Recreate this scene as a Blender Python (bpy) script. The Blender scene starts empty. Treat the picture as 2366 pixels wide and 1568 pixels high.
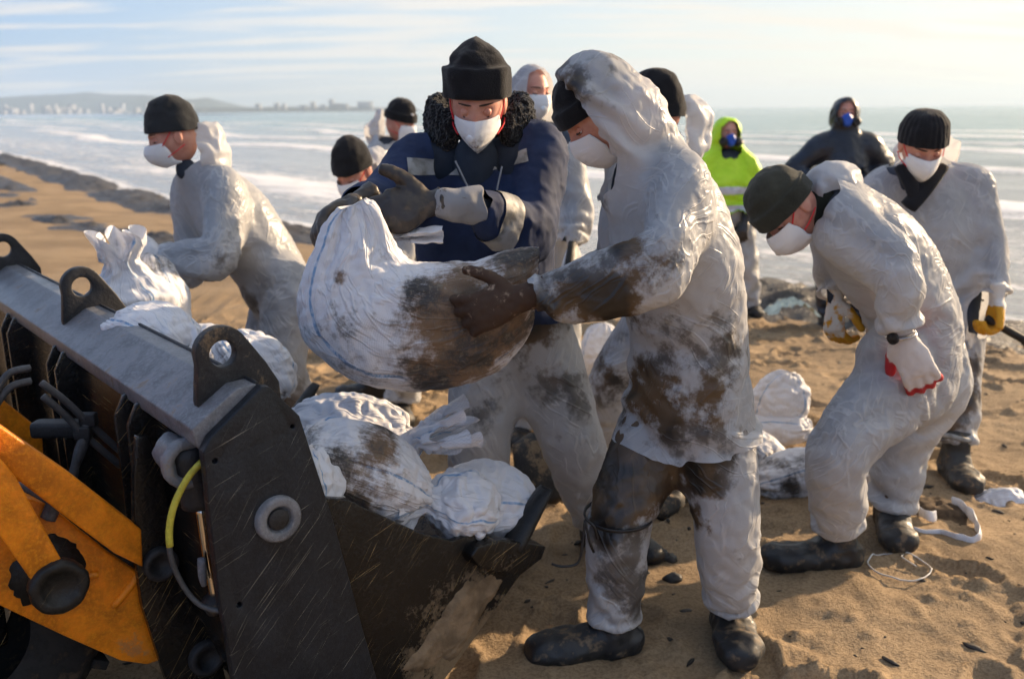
import bpy, bmesh, math, random
import numpy as np
from mathutils import Vector, Matrix
SC=bpy.context.scene
COL=SC.collection
# ---------------------------------------------------------------- camera
F=2300.0; CX,CY=1183.0,784.0            # focal length and centre, in units of the photograph's 2366-wide copy
CAMZ=1.55; PITCH=math.radians(13.02); ROLL=math.radians(-0.5)
cam=bpy.data.cameras.new('camera'); camo=bpy.data.objects.new('camera',cam); COL.objects.link(camo)
CAMR=(Matrix.Rotation(math.radians(90)-PITCH,3,'X')@Matrix.Rotation(ROLL,3,'Z'))
camo.matrix_world=Matrix.Translation((0,0,CAMZ))@CAMR.to_4x4()
cam.sensor_width=36.0; cam.lens=36.0*F/2366.0; cam.clip_end=30000; cam.clip_start=.05
cam.dof.use_dof=True; cam.dof.focus_distance=2.45; cam.dof.aperture_fstop=3.2
SC.camera=camo
# ---------------------------------------------------------------- sky, sun, exposure
SUN_AZ=math.radians(58); SUN_EL=math.radians(19)
SUN=Vector((math.sin(SUN_AZ)*math.cos(SUN_EL),math.cos(SUN_AZ)*math.cos(SUN_EL),math.sin(SUN_EL)))
world=bpy.data.worlds.new('World'); SC.world=world; world.use_nodes=True
def build_world():
    nt=world.node_tree; N=nt.nodes; L=nt.links; N.clear()
    out=N.new('ShaderNodeOutputWorld')
    sk=N.new('ShaderNodeTexSky'); sk.sky_type='NISHITA'; sk.sun_disc=False; sk.sun_elevation=SUN_EL; sk.sun_rotation=SUN_AZ
    sk.altitude=0; sk.air_density=1.0; sk.dust_density=.6; sk.ozone_density=2.0
    b1=N.new('ShaderNodeBackground'); b1.inputs[1].default_value=.10
    L.new(sk.outputs[0],b1.inputs[0])
    tc=N.new('ShaderNodeTexCoord'); sep=N.new('ShaderNodeSeparateXYZ'); L.new(tc.outputs['Generated'],sep.inputs[0])
    def math_(op,a,b=None,clamp=False):
        m=N.new('ShaderNodeMath'); m.operation=op; m.use_clamp=clamp
        for i,v in enumerate((a,b)):
            if v is None: continue
            if isinstance(v,(int,float)): m.inputs[i].default_value=v
            else: L.new(v,m.inputs[i])
        return m.outputs[0]
    # streaks of high cloud on a flat layer: project the direction onto a plane overhead
    z=math_('MAXIMUM',sep.outputs[2],0.0); zz=math_('ADD',z,.11)
    x=math_('DIVIDE',sep.outputs[0],zz); y=math_('DIVIDE',sep.outputs[1],zz)
    cb=N.new('ShaderNodeCombineXYZ'); L.new(x,cb.inputs[0]); L.new(y,cb.inputs[1])
    mp=N.new('ShaderNodeMapping'); mp.inputs['Rotation'].default_value=(0,0,math.radians(-6)); mp.inputs['Scale'].default_value=(.62,2.5,1); mp.inputs['Location'].default_value=(1.3,4.4,0)
    L.new(cb.outputs[0],mp.inputs[0])
    n1=N.new('ShaderNodeTexNoise'); n1.inputs['Scale'].default_value=1.0; n1.inputs['Detail'].default_value=5; n1.inputs['Roughness'].default_value=.56; n1.inputs['Distortion'].default_value=.35
    L.new(mp.outputs[0],n1.inputs['Vector'])
    r=N.new('ShaderNodeMapRange'); r.interpolation_type='SMOOTHSTEP'; r.inputs['From Min'].default_value=.43; r.inputs['From Max'].default_value=.60; r.inputs['To Max'].default_value=.9
    L.new(n1.outputs[0],r.inputs[0])
    # light of the thin veil and of the cloud: warmer and brighter towards the sun
    dt=N.new('ShaderNodeVectorMath'); dt.operation='DOT_PRODUCT'; L.new(tc.outputs['Generated'],dt.inputs[0]); dt.inputs[1].default_value=SUN
    rs=N.new('ShaderNodeMapRange'); rs.inputs['From Min'].default_value=-1.0; rs.inputs['From Max'].default_value=1.0; L.new(dt.outputs['Value'],rs.inputs[0])
    def tint(stops):
        cr=N.new('ShaderNodeValToRGB'); el=cr.color_ramp.elements
        el[0].position,el[0].color=stops[0][0],(*stops[0][1],1); el[1].position,el[1].color=stops[-1][0],(*stops[-1][1],1)
        for p_,c_ in stops[1:-1]: x_=el.new(p_); x_.color=(*c_,1)
        L.new(rs.outputs[0],cr.inputs[0]); b=N.new('ShaderNodeBackground'); L.new(cr.outputs[0],b.inputs[0]); return b.outputs[0]
    veil=tint([(0,(.07,.13,.27)),(.45,(.12,.21,.41)),(.57,(.185,.285,.47)),(.78,(.37,.39,.42)),(.95,(.43,.405,.365))]); cl=tint([(0,(.15,.18,.25)),(.45,(.25,.28,.35)),(.57,(.46,.45,.445)),(.78,(.50,.475,.44)),(.95,(.55,.495,.405))])
    m1=N.new('ShaderNodeMixShader'); m1.inputs[0].default_value=.72; L.new(b1.outputs[0],m1.inputs[1]); L.new(veil,m1.inputs[2])
    mx=N.new('ShaderNodeMixShader'); L.new(r.outputs[0],mx.inputs[0]); L.new(m1.outputs[0],mx.inputs[1]); L.new(cl,mx.inputs[2])
    L.new(mx.outputs[0],out.inputs[0])
build_world()
sl=bpy.data.lights.new('sun','SUN'); sl.energy=5.0; sl.color=(1,.74,.47); sl.angle=math.radians(.6)
so=bpy.data.objects.new('sun',sl); COL.objects.link(so); so.rotation_euler=SUN.to_track_quat('Z','Y').to_euler()
vs=SC.view_settings; vs.view_transform='Standard'; vs.look='None'; vs.exposure=1.0; vs.gamma=1; vs.use_curve_mapping=False
SC.render.engine='CYCLES'
cy=SC.cycles; cy.use_denoising=True; cy.use_adaptive_sampling=True; cy.adaptive_threshold=.03; cy.max_bounces=5; cy.transparent_max_bounces=6; cy.diffuse_bounces=3; cy.glossy_bounces=2; cy.transmission_bounces=4; cy.volume_bounces=0; cy.caustics_reflective=False; cy.caustics_refractive=False
# ---------------------------------------------------------------- pixel -> place
def ray(px,py): return CAMR@Vector(((px-CX)/F,-(py-CY)/F,-1.0))
def W(px,py,Y):
    r=ray(px,py); t=Y/r.y
    return Vector((r.x*t,Y,CAMZ+r.z*t))
def G(px,py,z=0.0):
    r=ray(px,py); t=(z-CAMZ)/r.z
    return Vector((r.x*t,r.y*t,z))
# ---------------------------------------------------------------- numeric helpers
def _h(ix,iy,iz,s):
    n=(ix.astype(np.int64)*374761393+iy.astype(np.int64)*668265263+iz.astype(np.int64)*2147483647+s*974634777)&0xffffffff
    n=((n^(n>>13))*1274126177)&0xffffffff
    return ((n^(n>>16))&0xffff)/32767.5-1.0
def vnoise(P,s=0):
    P=np.asarray(P,float); I=np.floor(P); f=P-I; I=I.astype(np.int64); u=f*f*f*(f*(f*6-15)+10)
    r=0
    for dx in (0,1):
        for dy in (0,1):
            for dz in (0,1):
                w=(u[:,0] if dx else 1-u[:,0])*(u[:,1] if dy else 1-u[:,1])*(u[:,2] if dz else 1-u[:,2])
                r=r+w*_h(I[:,0]+dx,I[:,1]+dy,I[:,2]+dz,s)
    return r
def fbm(P,o=4,s=0):
    P=np.asarray(P,float); r=0;a=1.0
    for k in range(o):
        r=r+a*vnoise(P*(2.03**k)+17.3*k,s+k); a*=.5
    return r
def catmull(P,R,sub):
    P=[np.array(p,float) for p in P]; R=[np.array(r if hasattr(r,'__len__') else (r,r),float) for r in R]
    n=len(P); out=[];rr=[]
    for i in range(n-1):
        a,b,c,d=P[max(i-1,0)],P[i],P[i+1],P[min(i+2,n-1)]
        e,f,g,h=R[max(i-1,0)],R[i],R[i+1],R[min(i+2,n-1)]
        for k in range(sub):
            t=k/sub
            out.append(.5*(2*b+(c-a)*t+(2*a-5*b+4*c-d)*t*t+(3*b-a-3*c+d)*t**3))
            rr.append(np.maximum(.5*(2*f+(g-e)*t+(2*e-5*f+4*g-h)*t*t+(3*f-e-3*g+h)*t**3),.002))
    out.append(P[-1]);rr.append(R[-1])
    return np.array(out),np.array(rr)
class Tube:
    """a swept elliptical tube: centre line, radii and frames"""
    def __init__(s,pts,rad,side=None,sub=4):
        s.c,s.r=catmull(pts,rad,sub)
        t=np.gradient(s.c,axis=0); t/=np.linalg.norm(t,axis=1)[:,None]+1e-12; s.t=t
        ref=np.array(side if side is not None else (.31,.17,.93) if abs(t[0][2])<.8 else (1,.1,.05),float)
        X=[]
        for i in range(len(t)):
            x=ref-t[i]*ref.dot(t[i]); x/=np.linalg.norm(x)+1e-12; X.append(x)
            if side is None: ref=x
        s.x=np.array(X); s.y=np.cross(s.t,s.x)
    def mesh(s,seg=16,cap=.5):
        th=np.linspace(0,2*np.pi,seg,endpoint=False)
        V=(s.c[:,None]+s.x[:,None]*(np.cos(th)[None,:,None]*s.r[:,0][:,None,None])+s.y[:,None]*(np.sin(th)[None,:,None]*s.r[:,1][:,None,None])).reshape(-1,3)
        m=len(s.c);Fc=[]
        for i in range(m-1):
            for k in range(seg):
                a=i*seg+k;b=i*seg+(k+1)%seg; Fc.append((a,b,b+seg,a+seg))
        V=np.vstack([V,s.c[0]-s.t[0]*min(s.r[0])*cap,s.c[-1]+s.t[-1]*min(s.r[-1])*cap]); c0=m*seg;c1=c0+1
        for k in range(seg):
            Fc.append((c0,(k+1)%seg,k)); Fc.append((c1,(m-1)*seg+k,(m-1)*seg+(k+1)%seg))
        return V,Fc
    def sdf(s,P):
        best=np.full(len(P),9.0)
        for i in range(len(s.c)-1):
            a,b=s.c[i],s.c[i+1]; ab=b-a; L2=ab.dot(ab)+1e-12
            t=np.clip((P-a)@ab/L2,0,1); q=P-(a+t[:,None]*ab)
            ta=ab/np.sqrt(L2); x=s.x[i]-ta*s.x[i].dot(ta); x/=np.linalg.norm(x); y=np.cross(ta,x)
            rx=s.r[i,0]*(1-t)+s.r[i+1,0]*t; ry=s.r[i,1]*(1-t)+s.r[i+1,1]*t
            u=q@x;v=q@y;w=q@ta; rm=np.minimum(rx,ry)
            k=np.sqrt((u/rx)**2+(v/ry)**2+(w/rm)**2)+1e-9
            g=np.sqrt((u/rx**2)**2+(v/ry**2)**2+(w/rm**2)**2)+1e-9
            best=np.minimum(best,k*(k-1)/g)
        return best
def ell(c,r,M=None,seg=20,rings=14):
    """ellipsoid mesh"""
    V=[];Fc=[]
    for i in range(1,rings):
        a=math.pi*i/rings
        for k in range(seg):
            b=2*math.pi*k/seg; V.append((math.sin(a)*math.cos(b),math.sin(a)*math.sin(b),math.cos(a)))
    V+=[(0,0,1),(0,0,-1)]; n=len(V)
    for i in range(rings-2):
        for k in range(seg):
            a=i*seg+k;b=i*seg+(k+1)%seg; Fc.append((a,a+seg,b+seg,b))
    for k in range(seg):
        Fc.append((n-2,k,(k+1)%seg)); Fc.append((n-1,(rings-2)*seg+(k+1)%seg,(rings-2)*seg+k))
    V=np.array(V)*np.array(r)
    if M is not None: V=V@np.array(M.to_3x3()).T
    return V+np.array(c),Fc
class Ell:
    def __init__(s,c,r,M=None): s.cc=np.array(c);s.rr=np.array(r);s.M=np.array(M.to_3x3()) if M is not None else np.eye(3)
    def mesh(s,seg=20): return ell(s.cc,s.rr,Matrix(s.M.tolist()))
    def sdf(s,P):
        q=(P-s.cc)@s.M; k=np.linalg.norm(q/s.rr,axis=1)+1e-9; g=np.linalg.norm(q/s.rr**2,axis=1)+1e-9
        return k*(k-1)/g
def mesh_from(name,V,Fc):
    me=bpy.data.meshes.new(name); 
    V=np.asarray([tuple(v) for v in V] if not isinstance(V,np.ndarray) else V,np.float32)
    lens=np.fromiter((len(f) for f in Fc),np.int32,len(Fc)); flat=np.fromiter((i for f in Fc for i in f),np.int32,int(lens.sum()))
    me.vertices.add(len(V)); me.vertices.foreach_set('co',V.ravel()); me.loops.add(len(flat)); me.loops.foreach_set('vertex_index',flat)
    me.polygons.add(len(lens)); me.polygons.foreach_set('loop_start',np.concatenate([[0],np.cumsum(lens)[:-1]]).astype(np.int32)); me.polygons.foreach_set('loop_total',lens); me.update(calc_edges=True); me.validate(); return me
def merge(parts):
    V=[];Fc=[];o=0
    for v,f in parts:
        V.append(np.asarray(v,float));Fc+=[tuple(i+o for i in q) for q in f]; o+=len(v)
    return np.vstack(V),Fc
def co(me):
    a=np.empty(len(me.vertices)*3,np.float32); me.vertices.foreach_get('co',a); return a.reshape(-1,3).astype(float)
def setco(me,V):
    me.vertices.foreach_set('co',np.asarray(V,np.float32).ravel()); me.update()
def faces(me):
    lt=np.empty(len(me.polygons),np.int32); me.polygons.foreach_get('loop_total',lt); vi=np.empty(len(me.loops),np.int32); me.loops.foreach_get('vertex_index',vi)
    if (lt==4).all(): return vi.reshape(-1,4).tolist()
    return [q.tolist() for q in np.split(vi,np.cumsum(lt)[:-1])]
def smooth_shade(me): me.polygons.foreach_set('use_smooth',[True]*len(me.polygons))
TMP=bpy.data.scenes.new('workbench_scene')
def evaluated(o):
    """evaluate one helper object in its own small scene"""
    vl=TMP.view_layers[0]; vl.update(); dg=vl.depsgraph; return o.evaluated_get(dg)
def voxmesh(parts,vox,smooth=4):
    """union of closed shapes as one clean skin -> (V,F)"""
    V,Fc=merge([p.mesh() if hasattr(p,'mesh') else p for p in parts])
    o=bpy.data.objects.new('tmp',mesh_from('tmp',V,Fc)); TMP.collection.objects.link(o)
    m=o.modifiers.new('r','REMESH'); m.mode='VOXEL'; m.voxel_size=vox
    if smooth:
        m=o.modifiers.new('s','SMOOTH'); m.factor=.5; m.iterations=smooth
    ev=evaluated(o); me=ev.to_mesh()
    V=co(me);Fc=faces(me); ev.to_mesh_clear(); me=o.data; bpy.data.objects.remove(o); bpy.data.meshes.remove(me)
    return V,Fc
def keep(V,Fc,mask):
    """drop vertices where mask is False"""
    idx=-np.ones(len(V),int); idx[mask]=np.arange(mask.sum())
    if len({len(f) for f in Fc})==1:
        A=np.array(Fc); return V[mask],idx[A[mask[A].all(1)]].tolist()
    return V[mask],[tuple(idx[i] for i in f) for f in Fc if all(mask[i] for i in f)]
def vnormals(V,Fq):
    n=np.zeros_like(V); a=np.cross(V[Fq[:,2]]-V[Fq[:,0]],V[Fq[:,3]]-V[Fq[:,1]])
    for k in range(4):
        for c in range(3): n[:,c]+=np.bincount(Fq[:,k],a[:,c],len(V))
    return n/(np.linalg.norm(n,axis=1)[:,None]+1e-12)
class Grid:
    """signed distance of a set of shapes on a grid"""
    def __init__(s,shapes,lo,hi,h=.025):
        s.lo=np.array(lo)-.05;s.h=h; s.n=np.maximum(((np.array(hi)+.05-s.lo)/h).astype(int)+2,3)
        X=np.stack(np.meshgrid(*[s.lo[i]+h*np.arange(s.n[i]) for i in range(3)],indexing='ij'),-1).reshape(-1,3)
        d=np.full(len(X),9.0)
        for q in shapes: d=np.minimum(d,q.sdf(X))
        s.d=d.reshape(s.n)
    def __call__(s,P):
        u=(P-s.lo)/s.h; u=np.clip(u,0,np.array(s.n)-1.001); i=u.astype(int); f=u-i
        D=s.d; c={}
        for a in (0,1):
            for b in (0,1):
                for e in (0,1): c[a,b,e]=D[i[:,0]+a,i[:,1]+b,i[:,2]+e]
        x,y,z=f.T
        x00=c[0,0,0]*(1-x)+c[1,0,0]*x;x10=c[0,1,0]*(1-x)+c[1,1,0]*x;x01=c[0,0,1]*(1-x)+c[1,0,1]*x;x11=c[0,1,1]*(1-x)+c[1,1,1]*x
        y0=x00*(1-y)+x10*y;y1=x01*(1-y)+x11*y
        d=y0*(1-z)+y1*z
        gz=y1-y0; gy=(x10-x00)*(1-z)+(x11-x01)*z
        gx=((c[1,0,0]-c[0,0,0])*(1-y)+(c[1,1,0]-c[0,1,0])*y)*(1-z)+((c[1,0,1]-c[0,0,1])*(1-y)+(c[1,1,1]-c[0,1,1])*y)*z
        g=np.stack([gx,gy,gz],1); g/=np.linalg.norm(g,axis=1)[:,None]+1e-9
        return d,g
def drape(V,Fc,pin=None,grid=None,gap=.006,grow=.1,axis=None,grow_axis=None,steps=60,inner=3,grav=.0006,bend=.12,press=0.0,damp=.9,seed=1,jit=.003,floor=None):
    """position based cloth: the sheet is cut larger than it hangs, so it buckles into folds"""
    Fq=np.array([f if len(f)==4 else (f[0],f[1],f[2],f[2]) for f in Fc if len(f) in (3,4)])
    E=np.vstack([Fq[:,[0,1]],Fq[:,[1,2]],Fq[:,[2,3]],Fq[:,[3,0]]]); E=E[E[:,0]!=E[:,1]]; E=np.unique(np.sort(E,1),axis=0)
    D=np.vstack([Fq[:,[0,2]],Fq[:,[1,3]]]); D=np.unique(np.sort(D,1),axis=0); D=D[D[:,0]!=D[:,1]]
    C=np.vstack([E,D]); n=len(V)
    # bending pairs: across each edge, opposite corners
    Q4=np.array([f for f in Fc if len(f)==4],np.int64); K=[];M4=[]
    for k in range(4):
        e0,e1,c_,d_=Q4[:,k],Q4[:,(k+1)%4],Q4[:,(k+2)%4],Q4[:,(k+3)%4]; sw=e0>e1
        K.append(np.where(sw,e1,e0)*n+np.where(sw,e0,e1)); M4.append(np.stack([np.where(sw,c_,d_),np.where(sw,d_,c_)],1))
    K=np.concatenate(K);M4=np.vstack(M4); od=np.argsort(K,kind='stable'); K=K[od];M4=M4[od]; eq=np.where(K[1:]==K[:-1])[0]
    B=np.vstack([np.stack([M4[eq,0],M4[eq+1,0]],1),np.stack([M4[eq,1],M4[eq+1,1]],1)]); B=B[B[:,0]!=B[:,1]]; B=np.unique(np.sort(B,1),axis=0)
    def rest(Q):
        v=V[Q[:,1]]-V[Q[:,0]]; L=np.linalg.norm(v,axis=1)
        g=np.full(len(Q),1+grow)
        if axis is not None:
            ax=axis[Q[:,0]]; c=np.abs((v*ax).sum(1))/(L+1e-9); g=1+grow+(grow_axis-grow)*c*c
        return L*g
    LC=rest(C);LB=rest(B)
    w=np.ones(n) if pin is None else 1-pin
    def pre(Q):
        cnt=np.bincount(Q[:,0],minlength=n)+np.bincount(Q[:,1],minlength=n)
        return np.maximum(cnt,1)
    cC=pre(C);cB=pre(B)
    rng=np.random.default_rng(seed)
    x=V+rng.normal(0,jit,V.shape)*w[:,None]; xp=x.copy(); x0=V.copy()
    def proj(x,Q,L,cnt,k,stiff_c=1.0):
        d=x[Q[:,1]]-x[Q[:,0]]; l=np.linalg.norm(d,axis=1)+1e-9
        e=(l-L)/l; e=np.where(e<0,e*stiff_c,e)
        m=d*(e*.5)[:,None]
        o=np.empty_like(x)
        for c in range(3): o[:,c]=np.bincount(Q[:,0],m[:,c],n)-np.bincount(Q[:,1],m[:,c],n)
        return x+o*(k/cnt*w)[:,None]*2
    for it in range(steps):
        v=(x-xp)*damp; xp=x.copy(); x=x+v*w[:,None]; x[:,2]-=grav*w
        if press: x=x+vnormals(x,Fq)*press*w[:,None]
        for k in range(inner):
            x=proj(x,C,LC,cC,.85,.8)
            x=proj(x,B,LB,cB,bend,1.0)
        if grid is not None:
            d,g=grid(x); p=np.maximum(gap-d,0); x=x+g*(p*w)[:,None]; xp=xp+g*(p*w*.0)[:,None]
            t=(d<gap+.002); xp[t]=xp[t]*.6+(x[t])*.4 if False else xp[t]
        if floor is not None: x[:,2]=np.maximum(x[:,2],floor)
    return x
def subdivide(V,Fc,pin=None):
    """one Catmull-Clark step -> finer (V,F) and the carried pin weights"""
    o=bpy.data.objects.new('tmp',mesh_from('tmp',V,Fc)); TMP.collection.objects.link(o)
    if pin is not None:
        a=o.data.attributes.new('pin','FLOAT','POINT'); a.data.foreach_set('value',pin.astype(np.float32))
    m=o.modifiers.new('s','SUBSURF'); m.levels=1
    ev=evaluated(o); me=ev.to_mesh(); V2=co(me);F2=faces(me); p2=None
    if pin is not None:
        p2=np.empty(len(V2),np.float32); me.attributes['pin'].data.foreach_get('value',p2); p2=(p2>.6).astype(float)
    ev.to_mesh_clear(); me=o.data; bpy.data.objects.remove(o); bpy.data.meshes.remove(me)
    return V2,F2,p2
# ---------------------------------------------------------------- scene objects
def thing(name,label,cat,loc=(0,0,0),group=None):
    o=bpy.data.objects.new(name,None); COL.objects.link(o); o.location=loc; o.empty_display_size=.1
    o['label']=label; o['category']=cat
    if group: o['group']=group
    return o
def tag(o,label,cat,group=None):
    o['label']=label; o['category']=cat
    if group: o['group']=group
    return o
def obj(name,V,Fc,mat,parent=None,smooth=True,sub=0,attrs=None,label=None):
    me=mesh_from(name,V,Fc); o=bpy.data.objects.new(name,me); COL.objects.link(o)
    if smooth: smooth_shade(me)
    if mat is not None: me.materials.append(mat)
    if parent is not None:
        o.parent=parent
        if parent.type=='EMPTY': o.matrix_parent_inverse=Matrix.Translation(parent.location).inverted()   # part meshes keep world coordinates
    if attrs and 'dirt' in attrs and 'mid' not in attrs: attrs=dict(attrs,mid=np.clip(.5+.34*fbm(np.asarray(V,float)*9+3,4,8),0,1))
    for k,a in (attrs or {}).items():
        a=np.asarray(a)
        if a.ndim==1:
            t=me.attributes.new(k,'FLOAT','POINT'); t.data.foreach_set('value',a.astype(np.float32))
        else:
            t=me.attributes.new(k,'FLOAT_VECTOR','POINT'); t.data.foreach_set('vector',a.astype(np.float32).ravel())
    if sub:
        m=o.modifiers.new('sub','SUBSURF'); m.levels=sub; m.render_levels=sub
    if label: o['label']=label
    return o
def box(lo,hi,M=None,bev=0.0):
    bm=bmesh.new(); bmesh.ops.create_cube(bm,size=1)
    for v in bm.verts: v.co=Vector([lo[i]+(v.co[i]+.5)*(hi[i]-lo[i]) for i in range(3)])
    if bev: bmesh.ops.bevel(bm,geom=list(bm.edges),offset=bev,segments=2,affect='EDGES',profile=.6)
    V=[M@v.co if M else v.co.copy() for v in bm.verts]; bm.verts.index_update(); Fc=[tuple(v.index for v in f.verts) for f in bm.faces]; bm.free()
    return np.array(V),Fc
def prism(poly,n,th,bev=0.0,holes=()):
    """polygon (list of world points in one plane) given thickness th along n; holes: lists of points"""
    bm=bmesh.new(); n=Vector(n).normalized()
    es=[]
    for loop in [poly]+list(holes):
        vv=[bm.verts.new(p) for p in loop]
        es+=[bm.edges.new((vv[i],vv[(i+1)%len(vv)])) for i in range(len(vv))]
    bmesh.ops.triangle_fill(bm,use_beauty=True,edges=es)
    bmesh.ops.dissolve_limit(bm,angle_limit=.01,verts=bm.verts,edges=[e for e in bm.edges if len(e.link_faces)==2])
    r=bmesh.ops.extrude_face_region(bm,geom=list(bm.faces))
    bmesh.ops.translate(bm,vec=n*th,verts=[g for g in r['geom'] if isinstance(g,bmesh.types.BMVert)])
    bmesh.ops.recalc_face_normals(bm,faces=bm.faces)
    if bev:
        eg=[e for e in bm.edges if len(e.link_faces)==2 and e.calc_face_angle(0)>.5]
        bmesh.ops.bevel(bm,geom=eg,offset=bev,segments=2,affect='EDGES',profile=.6)
    bm.verts.index_update(); V=np.array([v.co for v in bm.verts]); Fc=[tuple(v.index for v in f.verts) for f in bm.faces]; bm.free()
    return V,Fc
def lathe(c,ax,prof,seg=36):
    """turned part: prof = (height along ax, radius) from back to front"""
    ax=Vector(ax).normalized(); x=ax.orthogonal().normalized(); y=ax.cross(x); V=[];Fc=[]; c=Vector(c)
    for h,r in prof:
        for k in range(seg): a=2*math.pi*k/seg; V.append(c+ax*h+x*(math.cos(a)*r)+y*(math.sin(a)*r))
    for i in range(len(prof)-1):
        for k in range(seg): a=i*seg+k;b=i*seg+(k+1)%seg; Fc.append((a,b,b+seg,a+seg))
    Fc.append(tuple((len(prof)-1)*seg+k for k in range(seg))); return np.array(V),Fc
def pipe(pts,r,seg=10,sub=6):
    return Tube(pts,[r]*len(pts) if not hasattr(r,'__len__') else r,sub=sub).mesh(seg,cap=.3)
def frame(f,up):
    """matrix with columns right, forward, up"""
    f=Vector(f).normalized(); u=Vector(up); r=f.cross(u).normalized(); u=r.cross(f)
    return Matrix((r,f,u)).transposed()
def xf(V,M,c): return np.asarray(V)@np.array(M).T+np.array(c)
# ---------------------------------------------------------------- materials
class NT:
    def __init__(s,name):
        s.m=bpy.data.materials.new(name); s.m.use_nodes=True; s.t=s.m.node_tree; s.t.nodes.clear(); s.out=s.n('OutputMaterial')
    def n(s,t,**k):
        x=s.t.nodes.new('ShaderNode'+t)
        for a,v in k.items(): setattr(x,a,v)
        return x
    def l(s,a,b): s.t.links.new(a,b)
    def put(s,sock,v):
        if isinstance(v,bpy.types.NodeSocket): s.l(v,sock)
        elif isinstance(v,(tuple,list)) and len(v)==3 and sock.type=='RGBA': sock.default_value=(*v,1)
        else: sock.default_value=v
    def coord(s,kind='Object',scale=(1,1,1),rot=(0,0,0),loc=(0,0,0)):
        c=s.n('TexCoord'); m=s.n('Mapping'); s.l(c.outputs[kind],m.inputs[0]); m.inputs['Scale'].default_value=scale; m.inputs['Rotation'].default_value=rot; m.inputs['Location'].default_value=loc
        return m.outputs[0]
    def vec(s,v,scale=(1,1,1),rot=(0,0,0),loc=(0,0,0)):
        m=s.n('Mapping'); s.l(v,m.inputs[0]); m.inputs['Scale'].default_value=scale; m.inputs['Rotation'].default_value=rot; m.inputs['Location'].default_value=loc
        return m.outputs[0]
    def attr(s,name,out='Fac'):
        a=s.n('Attribute',attribute_name=name); return a.outputs[out]
    def noise(s,v,scale,detail=4,rough=.55,dist=0.0):
        x=s.n('TexNoise'); s.l(v,x.inputs['Vector']); x.inputs['Scale'].default_value=scale; x.inputs['Detail'].default_value=detail; x.inputs['Roughness'].default_value=rough; x.inputs['Distortion'].default_value=dist
        return x.outputs[0]
    def voro(s,v,scale,feat='F1'):
        x=s.n('TexVoronoi',feature=feat); s.l(v,x.inputs['Vector']); x.inputs['Scale'].default_value=scale
        return x.outputs['Distance']
    def ramp(s,v,a,b,lo=0.0,hi=1.0,smooth=True):
        r=s.n('MapRange',interpolation_type='SMOOTHSTEP' if smooth else 'LINEAR'); s.put(r.inputs[0],v)
        s.put(r.inputs['From Min'],a);s.put(r.inputs['From Max'],b);s.put(r.inputs['To Min'],lo);s.put(r.inputs['To Max'],hi)
        return r.outputs[0]
    def ma(s,op,a,b=0.0,c=None,clamp=False):
        m=s.n('Math',operation=op,use_clamp=clamp); s.put(m.inputs[0],a); s.put(m.inputs[1],b)
        if c is not None: s.put(m.inputs[2],c)
        return m.outputs[0]
    def mix(s,f,a,b,blend='MIX'):
        m=s.n('Mix',data_type='RGBA',blend_type=blend); s.put(m.inputs[0],f); s.put(m.inputs[6],a); s.put(m.inputs[7],b)
        return m.outputs[2]
    def bump(s,h,strength=.5,dist=.01,normal=None):
        b=s.n('Bump'); s.put(b.inputs['Strength'],strength); b.inputs['Distance'].default_value=dist; s.put(b.inputs['Height'],h)
        if normal is not None: s.l(normal,b.inputs['Normal'])
        return b.outputs[0]
    def bsdf(s,col,rough=.6,spec=.4,metal=0.0,normal=None,**k):
        p=s.n('BsdfPrincipled'); s.put(p.inputs['Base Color'],col); s.put(p.inputs['Roughness'],rough); s.put(p.inputs['Specular IOR Level'],spec); s.put(p.inputs['Metallic'],metal)
        if normal is not None: s.l(normal,p.inputs['Normal'])
        for a,v in k.items(): s.put(p.inputs[a.replace('_',' ')],v)
        return p.outputs[0]
    def done(s,sh):
        s.l(sh,s.out.inputs[0]); return s.m
def plain(name,col,rough=.6,spec=.4,var=.25,scale=8,bump=.0,bscale=60,metal=0.0,bdist=.003):
    m=NT(name); c=m.coord(); n=m.noise(c,scale,5)
    colr=m.mix(m.ramp(n,.3,.7),tuple(x*(1-var) for x in col),tuple(min(1,x*(1+var)) for x in col))
    nb=m.bump(m.noise(c,bscale,5),bump,bdist) if bump else None
    return m.done(m.bsdf(colr,rough,spec,metal,nb))
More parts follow.
